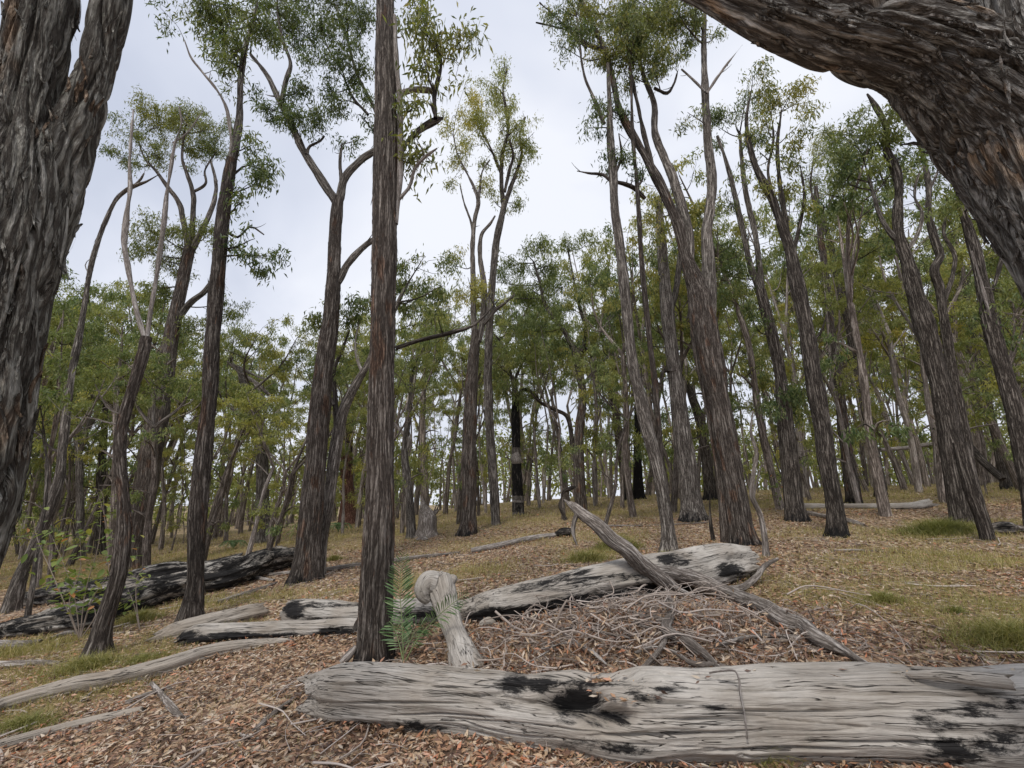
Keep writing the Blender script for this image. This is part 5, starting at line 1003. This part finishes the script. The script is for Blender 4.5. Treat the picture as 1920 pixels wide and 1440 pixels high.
# ------------------------------------------------------------------ leaf litter, sticks, grass
def scatter(n, rg, ymin, ymax, pw=1.4, spread=1.32, xl=None):
    u = rg.random(n); Yv = (ymin**(1/pw) + u*(ymax**(1/pw)-ymin**(1/pw)))**pw
    Xv = (rg.random(n)*2-1)*(Yv*spread+.9); return Xv, Yv
rg = np.random.default_rng(21)
lm = MB()
def litter(n, ymin, ymax, L0, W0, pw, lift=.012, keep_grass=.6):
    x, y = scatter(n, rg, ymin, ymax, pw); gd, _ = grassy(x, y); pn = p2(x, y, .9, 3)
    k = rg.random(n) > gd*keep_grass - .0 + .25*(pn < -.25); x, y = x[k], y[k]; n = len(x)
    z = ground(x, y) + rg.random(n)*lift + .003
    a = rg.random(n)*2*math.pi; tilt = rg.normal(size=n)*.28
    D = np.stack([np.cos(a)*np.cos(tilt), np.sin(a)*np.cos(tilt), np.sin(tilt)], -1)
    roll = rg.normal(size=n)*.35; S = np.stack([-np.sin(a)*np.cos(roll), np.cos(a)*np.cos(roll), np.sin(roll)], -1)
    N = np.cross(D, S); L = (L0*(.5+.9*rg.random(n)))[:, None]; W = (W0*(.6+.8*rg.random(n)))[:, None]; cv = (rg.random(n)*.22-.04)[:, None]
    c = np.stack([x, y, z], -1)
    V = np.stack([c-D*L*.5, c-D*L*.1+S*W*.5+N*L*cv*.6, c+D*L*.5+S*W*.2, c-D*L*.1-S*W*.5+N*L*cv*.6, c-N*L*cv*.2], 1)
    i0 = np.arange(n)[:, None]*5
    F = np.concatenate([i0+np.array([[0, 4, 1]]), i0+np.array([[4, 2, 1]]), i0+np.array([[0, 3, 4]]), i0+np.array([[4, 3, 2]])])
    lm.add(V, F, rnd=np.repeat(np.clip(rg.random(n)+.15*p2(x, y, 1.5, 8), 0, 1), 5), hue=np.repeat(np.clip(.25*(y-4)/8, 0, .5)*rg.random(n), 5))
litter(95000, .9, 6, .052, .0165, 1.25, .022)
litter(60000, 5, 14, .075, .026, 1.3, .015)
litter(22000, 12, 30, .12, .05, 1.2, .02)
def loose(C_, n, L0, W0, steep=.5):
    d = rg.normal(size=(n, 3))*np.array([1, 1, steep]); d /= np.linalg.norm(d, axis=1)[:, None]
    r_ = np.cross(d, rg.normal(size=(n, 3))*np.array([.6, .6, 1])+[0, 0, .8]); r_ /= np.linalg.norm(r_, axis=1)[:, None]; L = (L0*(.5+.9*rg.random(n)))[:, None]; W = (W0*(.6+.8*rg.random(n)))[:, None]
    V = np.stack([C_-d*L*.5, C_-d*L*.1+r_*W*.5, C_+d*L*.5, C_-d*L*.1-r_*W*.5], 1); F = np.arange(4*n).reshape(n, 4)
    lm.add(V, F, rnd=np.repeat(rg.random(n), 4))
for Q, q in LOGS:      # leaves banked up against the logs
    if Q[0][1] > 14: continue
    L_ = np.linalg.norm(np.diff(Q, axis=0), axis=1).sum(); n = int(L_*170); P_ = catmull(np.column_stack([Q, q]), 200); k = rg.integers(0, 200, n)
    t_ = np.gradient(P_[:, :3], axis=0)[k]; sd_ = np.stack([-t_[:, 1], t_[:, 0], 0*t_[:, 0]], -1); sd_ /= np.linalg.norm(sd_, axis=1)[:, None]+1e-9
    off_ = np.abs(rg.normal(size=n))*.07; sg = np.where(rg.random(n) < .7, -1., 1.)*np.where(sd_[:, 1] > 0, 1, -1)
    C_ = P_[k, :3] + sd_*(sg*(P_[k, 3]*.8+off_))[:, None]; C_[:, 2] = ground(C_[:, 0], C_[:, 1]) + .012 + rg.random(n)*.055*np.exp(-off_/.05)*np.minimum(1, P_[k, 3]/.1); loose(C_, n, .06, .018)
k = rg.uniform(5, 6.3, 420); Pf = np.array([[np.interp(a_, range(len(FQ)), FQ[:, j]) for j in range(3)] + [np.interp(a_, range(len(Fq)), Fq)] for a_ in k])
C_ = Pf[:, :3] + np.stack([0*k, -.02+.09*rg.normal(size=len(k)), Pf[:, 3]*.80+.012*rg.normal(size=len(k))], -1); loose(C_, len(k), .055, .017, .2)
k = rg.uniform(1, 12, 60); Pf = np.array([[np.interp(a_, range(len(FQ)), FQ[:, j]) for j in range(3)] + [np.interp(a_, range(len(Fq)), Fq)] for a_ in k])
C_ = Pf[:, :3] + np.stack([0*k, .05*rg.normal(size=len(k)), Pf[:, 3]*.97], -1); loose(C_, len(k), .055, .017, .1)
tag(lm.build('leaf_litter', M['litter'], smooth=False), kind='stuff')
tw = MB()
x, y = scatter(5200, rg, .9, 11, 1.6); z = ground(x, y)
for i in range(len(x)):
    a = rg.uniform(0, 2*math.pi); L = rg.uniform(.06, .30)*(1+y[i]*.06); d = np.array([math.cos(a), math.sin(a), 0]); p = np.array([x[i], y[i], z[i]+.01+.02*rg.random()])
    P = np.array([p-d*L/2, p+rg.normal(size=3)*L*.06, p+d*L/2+[0, 0, rg.normal()*.015]])
    r0 = rg.uniform(.0011, .0034); add_twig(tw, P, r0, r0*.5, 3, 4, 0, rnd=.25+.75*rg.random())
x, y = scatter(190, rg, 1.2, 10, 1.5)
for i in range(len(x)):
    a = rg.uniform(0, 2*math.pi); L = rg.uniform(.25, .9); d = np.array([math.cos(a), math.sin(a), 0]); c_ = np.array([x[i], y[i], 0]); kk = rg.normal(size=(4, 3))*L*.05
    P = np.array([c_-d*L/2, c_-d*L*.15+kk[0], c_+d*L*.2+kk[1], c_+d*L/2+kk[2]]); P[:, 2] = ground(P[:, 0], P[:, 1])+.012+.02*rg.random(4); r0 = rg.uniform(.003, .011); add_twig(tw, P, r0, r0*.4, 6, 10, 0, rnd=rg.uniform(.3, 1))
    e_ = P[2]+rg.normal(size=3)*np.array([.1, .1, .02]); add_twig(tw, np.array([P[2], (P[2]+e_)/2+[0, 0, .01], e_]), r0*.4, .001, 3, 5, 0, rnd=.6)
tag(tw.build('ground_twigs', M['twig']), kind='stuff')
gm = MB()
def blades(mbx, x, y, h, wd, rg, rnd, hue, lean=.5):
    n = len(x); z = ground(x, y) - .005; a = rg.random(n)*2*math.pi; ln = lean*(.3+rg.random(n)*.9)
    d = np.stack([np.cos(a)*ln, np.sin(a)*ln, np.ones(n)], -1); d /= np.linalg.norm(d, axis=1)[:, None]
    b = rg.random(n)*2*math.pi; s = np.stack([np.cos(b), np.sin(b), 0*b], -1)
    h = h[:, None]; wd = np.broadcast_to(wd, (n,))[:, None]
    p = np.stack([x, y, z], -1); m_ = p+d*h*.55; t = m_ + (d+np.stack([np.cos(a)*ln*1.3, np.sin(a)*ln*1.3, -ln*.6], -1))*h*.45
    V = np.stack([p-s*wd*.5, p+s*wd*.5, m_+s*wd*.35, m_-s*wd*.35, t], 1); i0 = np.arange(n)[:, None]*5
    mbx.add(V, i0+np.array([[0, 1, 2, 3]]), rnd=np.repeat(rnd, 5), hue=np.repeat(hue, 5)); 
    mbx.F.append(np.concatenate([i0+np.array([[3, 2, 4]])]).astype(np.int32) + mbx.n - 5*n); mbx.M.append(np.zeros(n, np.int32))
def grass(n, ymin, ymax, h0, wd, pw=1.2, bias=1.):
    x, y = scatter(n, rg, ymin, ymax, pw); gd, gg = grassy(x, y)
    pn = .5+.9*p2(x, y, 1.3, 2)+.5*p2(x, y, 4, 6)
    k = rg.random(n) < np.clip(gd*1.5*np.clip(pn*1.3, .15, 1.4)+.05, 0, 1)*bias; x, y, gd, gg = x[k], y[k], gd[k], gg[k]
    h = h0*(.4+rg.random(len(x))*.9)*(.55+.6*gd)
    blades(gm, x, y, h, wd, rg, np.clip(rg.random(len(x))*.8+.2-.2*gg, 0, 1), np.clip(gg*1.2*rg.random(len(x)), 0, .9))
grass(230000, .9, 8, .10, .0034, 1.3); grass(230000, 6, 18, .14, .007, 1.2, 1.); grass(60000, 16, 34, .2, .016, 1.2, 1.)
tag(gm.build('grass', M['grass'], smooth=False), kind='stuff')
def tuft(label, px, py, rx, h, n, hue, cat='grass tuft', name='grass_tuft', dark=0., flat=.6):
    g0 = G(px, py); rg = np.random.default_rng(int(px)); m = MB(); r = np.abs(rg.normal(size=n))*.62*rx; a = rg.random(n)*6.283
    x = g0[0]+np.cos(a)*r; y = g0[1]+np.sin(a)*r*flat
    hh = h*(.35+.75*rg.random(n))*np.exp(-(r/rx/1.2)**2)
    blades(m, x, y, hh, .0025+.0009*g0[1], rg, np.clip(rg.random(n)*.7-dark, 0, 1), np.clip(hue*.5+rg.normal(size=n)*.22, 0, 1), lean=.95)
    tag(m.build(name, M['grass'], smooth=False), label, cat)
tuft('dense dark green tuft of grass around the foot of the propped leaning trunk', 1765, 1000, .85, .42, 2600, .75, dark=.35)
tuft('green clump of grass behind the leaning branch, left of the crooked grey trunk', 1160, 1030, .5, .42, 1500, .6, dark=.2)
tuft('yellow-green grass clump under the splintered branch tip', 1100, 1052, .5, .28, 1200, .45)
tuft('bright yellow-green tuft in the open grass at right', 1655, 1128, .3, .17, 900, .8)
tuft('small dark green tuft in the litter at right', 1792, 1150, .14, .12, 350, .9, dark=.5)
tuft('tall olive grass clump at the right edge behind the foreground log', 1890, 1205, .5, .26, 2200, .45)
tuft('sprawling dead-skirted grass tussock left of the slim trunk with the bare limb', 258, 1165, .32, .24, 1600, .35)
tuft('low bright green herb patch beside the weathered flat-topped log', 265, 1240, .3, .10, 1100, .95, dark=.1)
tuft('long grass around the foot of the crooked bare-topped tree', 160, 1255, .45, .20, 1800, .35)
tuft('grass tuft at the foot of the crooked grey trunk', 1250, 1046, .28, .18, 500, .5)
tuft('shaded grass clump at the bottom left edge, below the long slim log', 40, 1365, .30, .14, 1300, .5, dark=.1)
tuft('wispy grass growing in front of the foreground log at the bottom', 1440, 1432, .16, .16, 600, .5)
tuft('small grey-green tuft beside the forked tree', 626, 1050, .25, .2, 500, .4)

# ------------------------------------------------------------------ cycad beside the straight trunk
def single(name, V, F, mat, rnd=.5):
    m = MB(); m.add(np.array(V), np.array(F), rnd=rnd); return m.mesh(name, mat, smooth=True)
lfl = []
for q in range(4):
    V = []; n = 6
    for i in range(n):
        t = i/(n-1); wd = .034*math.sin(math.pi*min(1, .18+.8*(1-t)))*(1 if i < n-1 else .1); z = -.30*t*t + .05*t
        V += [(t, -wd, z), (t, 0, z-.012), (t, wd, z)]
    I = np.arange(3*n).reshape(n, 3); F = np.stack([I[:-1, :-1], I[1:, :-1], I[1:, 1:], I[:-1, 1:]], -1).reshape(-1, 4)
    lfl.append(single('leaflet', V, F, M['cycad'], [.2, .5, .75, .95][q]))
from mathutils import Matrix
yc = G(757, 1252)[1] + .03
cy0 = at(757, 1252, yc); cy0[2] = ground(cy0[0], cy0[1])
cyc = empty('cycad', cy0, 'young green cycad with a tall feathery frond, beside the straight central trunk', 'cycad')
def frond(parent, pts, n, L0, droop=.3, name='frond', start=.28, sideflip=1, spread=1.15):
    Q = np.array([at(p[0], p[1], p[2]) for p in pts]); C = catmull(Q, 40); T = np.gradient(C, axis=0); T /= np.linalg.norm(T, axis=1)[:, None]
    V, F, bk, *_ = tube(Q, np.linspace(.0055, .0018, len(Q)), 6, n=24); m = MB(); m.add(V, F, bk=bk, rnd=.9, hue=.3)
    o = m.build(name, M['cycad'], parent)
    bpy.context.view_layer.update(); inv = o.matrix_world.inverted()
    for i in range(n):
        t = start + (1-start)*(i/n); j = min(39, int(t*39)); c = C[j]; tt = T[j]
        view = np.array([c[0], c[1], c[2]-CAMZ]); view /= np.linalg.norm(view)
        for s_ in (-1, 1):
            side = np.cross(tt, np.array([0.25, -1, .1])); side /= np.linalg.norm(side)
            d = side*s_*spread*random.uniform(.8, 1.1) + tt*(.35+.9*(t-start)) + np.array([0, -.25*random.random(), .12*random.uniform(-1, 1)+.12])
            d /= np.linalg.norm(d); L = L0*(.45+.9*math.sin(math.pi*min(1, (t-start)/(1-start)*.85+.15)))*random.uniform(.85, 1.1)
            yv = tt + np.array([random.uniform(-.3, .3), random.uniform(-.5, .5), random.uniform(-.3, .3)]); yv = yv - d*yv.dot(d); yv /= np.linalg.norm(yv); zv = np.cross(d, yv)
            if zv[2] < 0: zv = -zv
            mt = Matrix(((d[0]*L, yv[0]*L*1.15, zv[0]*L*droop*3, c[0]), (d[1]*L, yv[1]*L*1.15, zv[1]*L*droop*3, c[1]), (d[2]*L, yv[2]*L*1.15, zv[2]*L*droop*3, c[2]), (0, 0, 0, 1)))
            lo = bpy.data.objects.new('leaflet', random.choice(lfl)); col.objects.link(lo); lo.parent = o; lo.matrix_parent_inverse = inv; lo.matrix_world = mt
frond(cyc, [(757, 1252, yc), (756, 1220, yc-.01), (754, 1170, yc), (750, 1110, yc), (752, 1060, yc-.02), (758, 1034, yc-.04)], 44, .115)
frond(cyc, [(760, 1240, yc), (785, 1195, yc-.02), (812, 1165, yc-.05), (838, 1140, yc-.08), (862, 1122, yc-.1), (880, 1112, yc-.12)], 28, .095, droop=.45, start=.35)
frond(cyc, [(756, 1240, yc), (748, 1205, yc+.05), (738, 1175, yc+.1), (730, 1165, yc+.14)], 14, .12, start=.3)
frond(cyc, [(758, 1225, yc), (770, 1200, yc+.08), (780, 1180, yc+.12), (795, 1175, yc+.14)], 14, .12, droop=.5, start=.3)
def small_cycad(label, px, py, h):
    p = G(px, py); r = empty('cycad', p, label, 'cycad')
    for k in range(9):
        a = k*.7+random.random()*.4; m = MB(); d = np.array([math.cos(a), math.sin(a), 0]); P = np.array([p, p+d*h*.3+[0, 0, h*.7], p+d*h*.8+[0, 0, h*.75], p+d*h*1.15+[0, 0, h*.4]])
        C = catmull(P, 26); add_twig(m, P, .008, .004, 3, 8, 0, rnd=.8)
        for i in range(4, 26):
            tt = C[min(25, i+1)]-C[i-1]; tt /= np.linalg.norm(tt)
            sd_ = np.cross(tt, [0, 0, 1.]); sd_ /= np.linalg.norm(sd_)+1e-6
            add_leaves(m, np.array([C[i], C[i]]), np.array([sd_+tt*.5, -sd_+tt*.5])/1.12, h*.34, h*.045, 0., rng)
        m.build('frond', M['cycad'], r, smooth=False)
small_cycad('small dark green cycad on the slope behind the forked tree', 634, 998, .5)
small_cycad('tiny green seedling cycad behind the charred log end', 437, 1030, .4)
small_cycad('green grassy-headed cycad far off between the right-hand trunks', 1682, 890, .9)

# ------------------------------------------------------------------ leafy shrub at lower left: large rounded leaves, each its own
sl = []
for q in range(5):
    V = []; n = 5
    for i in range(n):
        t = i/(n-1); wd = .27*math.sin(math.pi*(.06+.9*t))**.8*(1.15-.45*t); z = -.18*t*t
        V += [(t, -wd, z+.06), (t, 0, z), (t, wd, z+.06)]
    I = np.arange(3*n).reshape(n, 3); F = np.stack([I[:-1, :-1], I[1:, :-1], I[1:, 1:], I[:-1, 1:]], -1).reshape(-1, 4)
    sl.append(single('leaf', V, F, M['shrub_leaf'], [.15, .4, .62, .82, .98][q]))
def shrub(label, base, stems, nleaf, L0, cat='shrub', name='shrub', Y=None, mixw=(.28, .3, .22, .13, .07), rr=.12):
    g0 = G(*base) if Y is None else np.array([*(at(base[0], base[1], Y)[:2]), 0]); g0[2] = ground(g0[0], g0[1])
    r = empty(name, g0, label, cat); bpy.context.view_layer.update(); rg = np.random.default_rng(int(base[0])); Yb = g0[1]; nl = 0
    for st in stems:
        Q = np.array([g0] + [at(px, py, Yb+dy) for px, py, dy in st]); m = MB(); add_twig(m, Q, .008, .0025, 5, 14, 0, rnd=.4); s = m.build('stem', M['twig'], r)
        C = catmull(Q, 20); inv = Matrix.Translation(Vector([-float(v) for v in g0]))
        for i in range(nleaf//len(stems)):
            c = C[rg.integers(7, 20)] + rg.normal(size=3)*rr*np.array([1, .8, .6]); d = rg.normal(size=3)*np.array([1, 1, .35]); d[2] -= .15; d /= np.linalg.norm(d)
            yv = np.cross([0, 0, 1.], d)+rg.normal(size=3)*.25; yv -= d*yv.dot(d); yv /= np.linalg.norm(yv); zv = np.cross(d, yv); L = L0*rg.uniform(.55, 1.2)
            o = bpy.data.objects.new('leaf', sl[rg.choice(5, p=mixw)]); col.objects.link(o); o.parent = r; o.matrix_parent_inverse = inv
            o.matrix_world = Matrix(((d[0]*L, yv[0]*L, zv[0]*L, c[0]), (d[1]*L, yv[1]*L, zv[1]*L, c[1]), (d[2]*L, yv[2]*L, zv[2]*L, c[2]), (0, 0, 0, 1)))
shrub('leggy shrub with rounded yellow-green leaves, some orange, in front of the charred logs', (150, 1200),
      [[(140, 1120, 0), (120, 1060, .1), (95, 1000, .1)], [(160, 1110, 0), (185, 1020, -.05), (190, 940, -.1)], [(175, 1120, .1), (215, 1060, .15), (235, 1010, .2)], [(130, 1130, -.1), (150, 1070, -.1), (150, 1000, -.2)], [(180, 1150, 0), (150, 1125, .1), (110, 1110, .1)], [(170, 1130, 0), (200, 1090, -.1), (250, 1080, -.1)], [(100, 1080, 0), (70, 1010, 0), (60, 960, 0)]], 300, .115)
shrub('small sprig of green rounded leaves between the crooked tree and slim trunk at left', (262, 1180), [[(255, 1120, 0), (258, 1080, 0), (268, 1068, 0)], [(250, 1130, 0), (240, 1105, .05)]], 34, .085, rr=.07)
shrub('thin sapling with coppery leaves behind the crooked two-limbed tree', (205, 1080), [[(200, 990, 0), (185, 930, 0), (170, 900, .1)], [(195, 960, 0), (190, 920, 0), (175, 915, 0)]], 40, .1, mixw=(.1, .15, .2, .25, .3), rr=.14)
shrub('leafy green sapling in front of the dark trunks right of the double trunk', (1455, 960), [[(1450, 925, 0), (1448, 895, 0), (1440, 880, 0)], [(1460, 930, 0), (1466, 905, 0)], [(1452, 930, 0), (1435, 905, 0)]], 60, .13, rr=.2)
shrub('bright green bush beyond the splintered stump', (805, 955), [[(800, 945, 0), (790, 935, 0)], [(812, 945, 0), (815, 932, 0)], [(785, 950, 0), (778, 940, 0)]], 120, .16, mixw=(.3, .45, .25, 0, 0), rr=.35)

# ------------------------------------------------------------------ the forest behind
def make_proto(i, H=12., dens=1., leafL=.17, r0=.15, fork=.5, low=False, hue=.2, bark='far_bark'):
    rg = np.random.default_rng(100+i); f = fork*H
    lx, ly = rg.normal()*.5, rg.normal()*.5
    P = np.array([[0, 0, -.4], [0, 0, 0], [lx*.3+rg.normal()*.08, ly*.3, f*.35], [lx*.7+rg.normal()*.12, ly*.7+rg.normal()*.1, f*.7], [lx, ly, f]])
    Rr = np.array([r0*1.35, r0*1.2, r0*.9, r0*.8, r0*.68])
    m = MB(); V, F, bk, sh, C, T, rd = tube(P, Rr, 10, n=22, disp=lambda bk, pos, nr: .03*perlin(bk*np.array([3, 3, 1])+i)); m.add(V, F, bk=bk)
    SP, SR = [C[10:]], [rd[10:]]; tips = []
    for b in range(rg.integers(2, 4)):
        a = rg.random()*6.28; s = P[-1]; d = np.array([math.cos(a), math.sin(a), 0])
        e = s + d*rg.uniform(.8, 2.0) + [0, 0, (H-f)*rg.uniform(.55, .95)]; md = (s+e)/2 + d*rg.uniform(.0, .6) + rg.normal(size=3)*.2
        V, F, bk, sh, C2, T2, r2 = tube(np.array([s, md, e]), np.array([r0*.6, r0*.4, r0*.16]), 7, n=14); m.add(V, F, bk=bk); SP.append(C2[2:]); SR.append(r2[2:]); tips += [e, C2[9], C2[12]]
        for _ in range(2):
            j = rg.integers(4, 11); a2 = a + rg.normal()*1.2; s2 = C2[j]; e2 = s2 + np.array([math.cos(a2), math.sin(a2), .9])*rg.uniform(.8, 1.7)
            V, F, bk, sh, C3, T3, r3 = tube(np.array([s2, (s2+e2)/2+rg.normal(size=3)*.15, e2]), np.array([r2[j]*.6, r2[j]*.45, .02]), 5, n=8); m.add(V, F, bk=bk); SP.append(C3[2:]); SR.append(r3[2:]); tips.append(e2)
    # low side limbs
    for _ in range(rg.integers(1, 4)):
        j = rg.integers(8, 20); a2 = rg.random()*6.28; s2 = C[j]; e2 = s2 + np.array([math.cos(a2), math.sin(a2), rg.uniform(.2, .9)])*rg.uniform(.7, 2.0)
        V, F, bk, sh, C3, T3, r3 = tube(np.array([s2, (s2+e2)/2+[0, 0, .2], e2]), np.array([rd[j]*.45, rd[j]*.3, .012]), 5, n=8); m.add(V, F, bk=bk)
        if rg.random() < .8: SP.append(C3[2:]); SR.append(r3[2:]); tips.append(e2)
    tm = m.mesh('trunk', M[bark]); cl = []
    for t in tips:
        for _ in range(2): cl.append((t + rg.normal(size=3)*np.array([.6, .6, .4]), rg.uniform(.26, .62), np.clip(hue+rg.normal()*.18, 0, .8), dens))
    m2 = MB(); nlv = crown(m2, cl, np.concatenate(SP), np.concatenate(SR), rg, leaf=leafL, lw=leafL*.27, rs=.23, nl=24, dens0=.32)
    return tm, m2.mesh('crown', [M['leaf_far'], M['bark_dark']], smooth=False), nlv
PR = [make_proto(i, fork=[.55, .42, .62, .5, .38, .58, .45, .66, .52][i], hue=[.15, .3, .1, .45, .2, .1, .35, .2, .12][i], r0=[.13, .10, .145, .11, .09, .13, .10, .12, .095][i], bark='far_pale' if i in (3, 6) else 'far_bark') for i in range(9)]
SAP = [make_proto(20+i, H=12., fork=.4, r0=.07, hue=.25, dens=1.15) for i in range(3)]
# height of the skyline along the picture
SKY = [(-200, 480), (100, 500), (250, 480), (420, 555), (560, 600), (640, 560), (760, 480), (860, 560), (930, 480), (1050, 420), (1200, 390), (1300, 370), (1420, 320), (1520, 270), (1700, 270), (1900, 380), (2100, 380)]
HERO = [(40, 'massive left trunk'), (150, 'grey double stem'), (230, 'crooked bare-topped tree'), (290, 'red-patched trunk'), (372, 'slim trunk with dead limb'), (492, 'broken-topped tree'), (590, 'dark forked tree'),
        (652, 'burnt hollow trunk'), (712, 'straight central trunk'), (802, 'splintered stump'), (881, 'upright centre trunk'), (925, 'airy-crowned slender tree'), (970, 'white-scarred burnt trunk'), (1086, 'bending brown tree'), (1172, 'black trunk cluster'),
        (1240, 'crooked grey trunk'), (1290, 'pale stout trunk'), (1365, 'broad double trunk'), (1484, 'leafy-waisted trunk'), (1560, 'leaning dark trunk'), (1640, 'straight leaning trunk'), (1795, 'propped leaning trunk'), (1870, 'slender bending trunk'), (1925, 'pale-streaked edge trunk')]
ORD = ['nearest', 'second nearest', 'third nearest', 'fourth nearest', 'fifth nearest', 'sixth nearest', 'seventh nearest', 'eighth nearest', 'ninth nearest']
MIDS = []
def relabel():
    by = {}
    for o, px, y, look in MIDS:
        h = min(HERO, key=lambda t: abs(t[0]-px)); side = 'left' if px < h[0] else 'right'
        by.setdefault((look, side, h[1]), []).append((y, o))
    for (look, side, hn), L in by.items():
        L.sort(key=lambda t: t[0])
        for i, (y, o) in enumerate(L):
            o['label'] = (look + ', just %s of the %s' % (side, hn)) if len(L) == 1 else (ORD[min(i, 8)] + ' ' + look + ', %s of the %s' % (side, hn))
def zone(px, Y):
    side = ('at the far left', 'left of the straight central trunk', 'between the straight trunk and the burnt trunk', 'between the burnt trunk and the broad double trunk', 'among the right-hand dark trunks', 'toward the right edge')[int(np.searchsorted([330, 690, 960, 1340, 1680], px))]
    return side
rg = np.random.default_rng(77); placed = list(TREE_XY); cnt = 0
def cat_look(name, pt):
    if name == 'sapling': return 'thin leafy sapling'
    i = PR.index(pt); return ('brown low-forked gum', 'brown low-forked gum', 'tall clean brown gum', 'pale grey gum', 'thin brown gum', 'tall clean brown gum', 'pale grey gum', 'tall clean brown gum', 'thin brown gum')[i]
def put(pt, x, y, s, rz, name, label, cat, group, sxy=None):
    z = float(ground(x, y)); r = empty(name, (x, y, z), label, cat, group); r.rotation_euler = (rg.normal()*.03, rg.normal()*.03, rz); r.scale = (sxy or s, sxy or s, s)
    if True: MIDS.append((r, float(proj(np.array([x, y, z+2.5]))[0]), y, ('far-off ' if y >= 22 else '') + cat_look(name, pt)))
    for nm, me in (('trunk', pt[0]), ('crown', pt[1])):
        o = bpy.data.objects.new(nm, me); col.objects.link(o); o.parent = r
bands = [(10.5, 15, 26, 1.8), (15, 22, 52, 1.7), (22, 32, 92, 1.6), (32, 52, 110, 1.9)]
for y0_, y1_, n_, mind in bands:
    c = 0; tries = 0
    while c < n_ and tries < 4000:
        tries += 1; y = rg.uniform(y0_, y1_); x = rg.uniform(-1.45, 1.45)*y
        if any((x-a)**2+(y-b)**2 < mind**2 for a, b in placed): continue
        z = float(ground(x, y)); px, py = proj(np.array([x, y, z+3])); px = float(px)
        # keep the open litter at centre clear
        if y < 15 and 720 < px < 1120: continue
        if y < 12.5 and 560 < px < 1500: continue
        if y < 18 and 560 < px < 700: continue
        sk = np.interp(px, [a for a, b in SKY], [b for a, b in SKY]) + rg.random()**1.3*(300 if px > 1340 else 210) + (50 if 450 < px < 640 else 0)
        H = at(px, sk, y)[2] - z; H = float(np.clip(H, 4.5, 17)); placed.append((x, y))
        pt = PR[rg.integers(len(PR))]; s = H/12.6; zn = zone(px, y)
        if y < 22: lab = 'slender middle-distance gum tree with brown trunk and airy crown, ' + zn; grp = 'middle-distance gum trees ' + zn
        else: lab = 'small far-off gum tree in the crowded background, ' + zn; grp = 'far gum trees ' + zn
        put(pt, x, y, s, rg.random()*6.28, 'gum_tree', lab, 'tree', grp, sxy=float(np.clip(s, .6, 1.15))); c += 1
for k in range(34):
    for _ in range(60):
        y = rg.uniform(11.5, 30); x = rg.uniform(-1.4, 1.4)*y
        if any((x-a)**2+(y-b)**2 < 1.0 for a, b in placed): continue
        px = float(proj(np.array([x, y, float(ground(x, y))+2]))[0])
        if y < 15 and 560 < px < 1420: continue
        placed.append((x, y)); s = rg.uniform(.32, .55)
        put(SAP[k % 3], x, y, s, rg.random()*6.28, 'sapling', 'thin leafy young sapling in the understorey, ' + zone(px, y), 'sapling', 'understorey saplings ' + zone(px, y), sxy=s*.9); break
relabel()
# woodland too far to count
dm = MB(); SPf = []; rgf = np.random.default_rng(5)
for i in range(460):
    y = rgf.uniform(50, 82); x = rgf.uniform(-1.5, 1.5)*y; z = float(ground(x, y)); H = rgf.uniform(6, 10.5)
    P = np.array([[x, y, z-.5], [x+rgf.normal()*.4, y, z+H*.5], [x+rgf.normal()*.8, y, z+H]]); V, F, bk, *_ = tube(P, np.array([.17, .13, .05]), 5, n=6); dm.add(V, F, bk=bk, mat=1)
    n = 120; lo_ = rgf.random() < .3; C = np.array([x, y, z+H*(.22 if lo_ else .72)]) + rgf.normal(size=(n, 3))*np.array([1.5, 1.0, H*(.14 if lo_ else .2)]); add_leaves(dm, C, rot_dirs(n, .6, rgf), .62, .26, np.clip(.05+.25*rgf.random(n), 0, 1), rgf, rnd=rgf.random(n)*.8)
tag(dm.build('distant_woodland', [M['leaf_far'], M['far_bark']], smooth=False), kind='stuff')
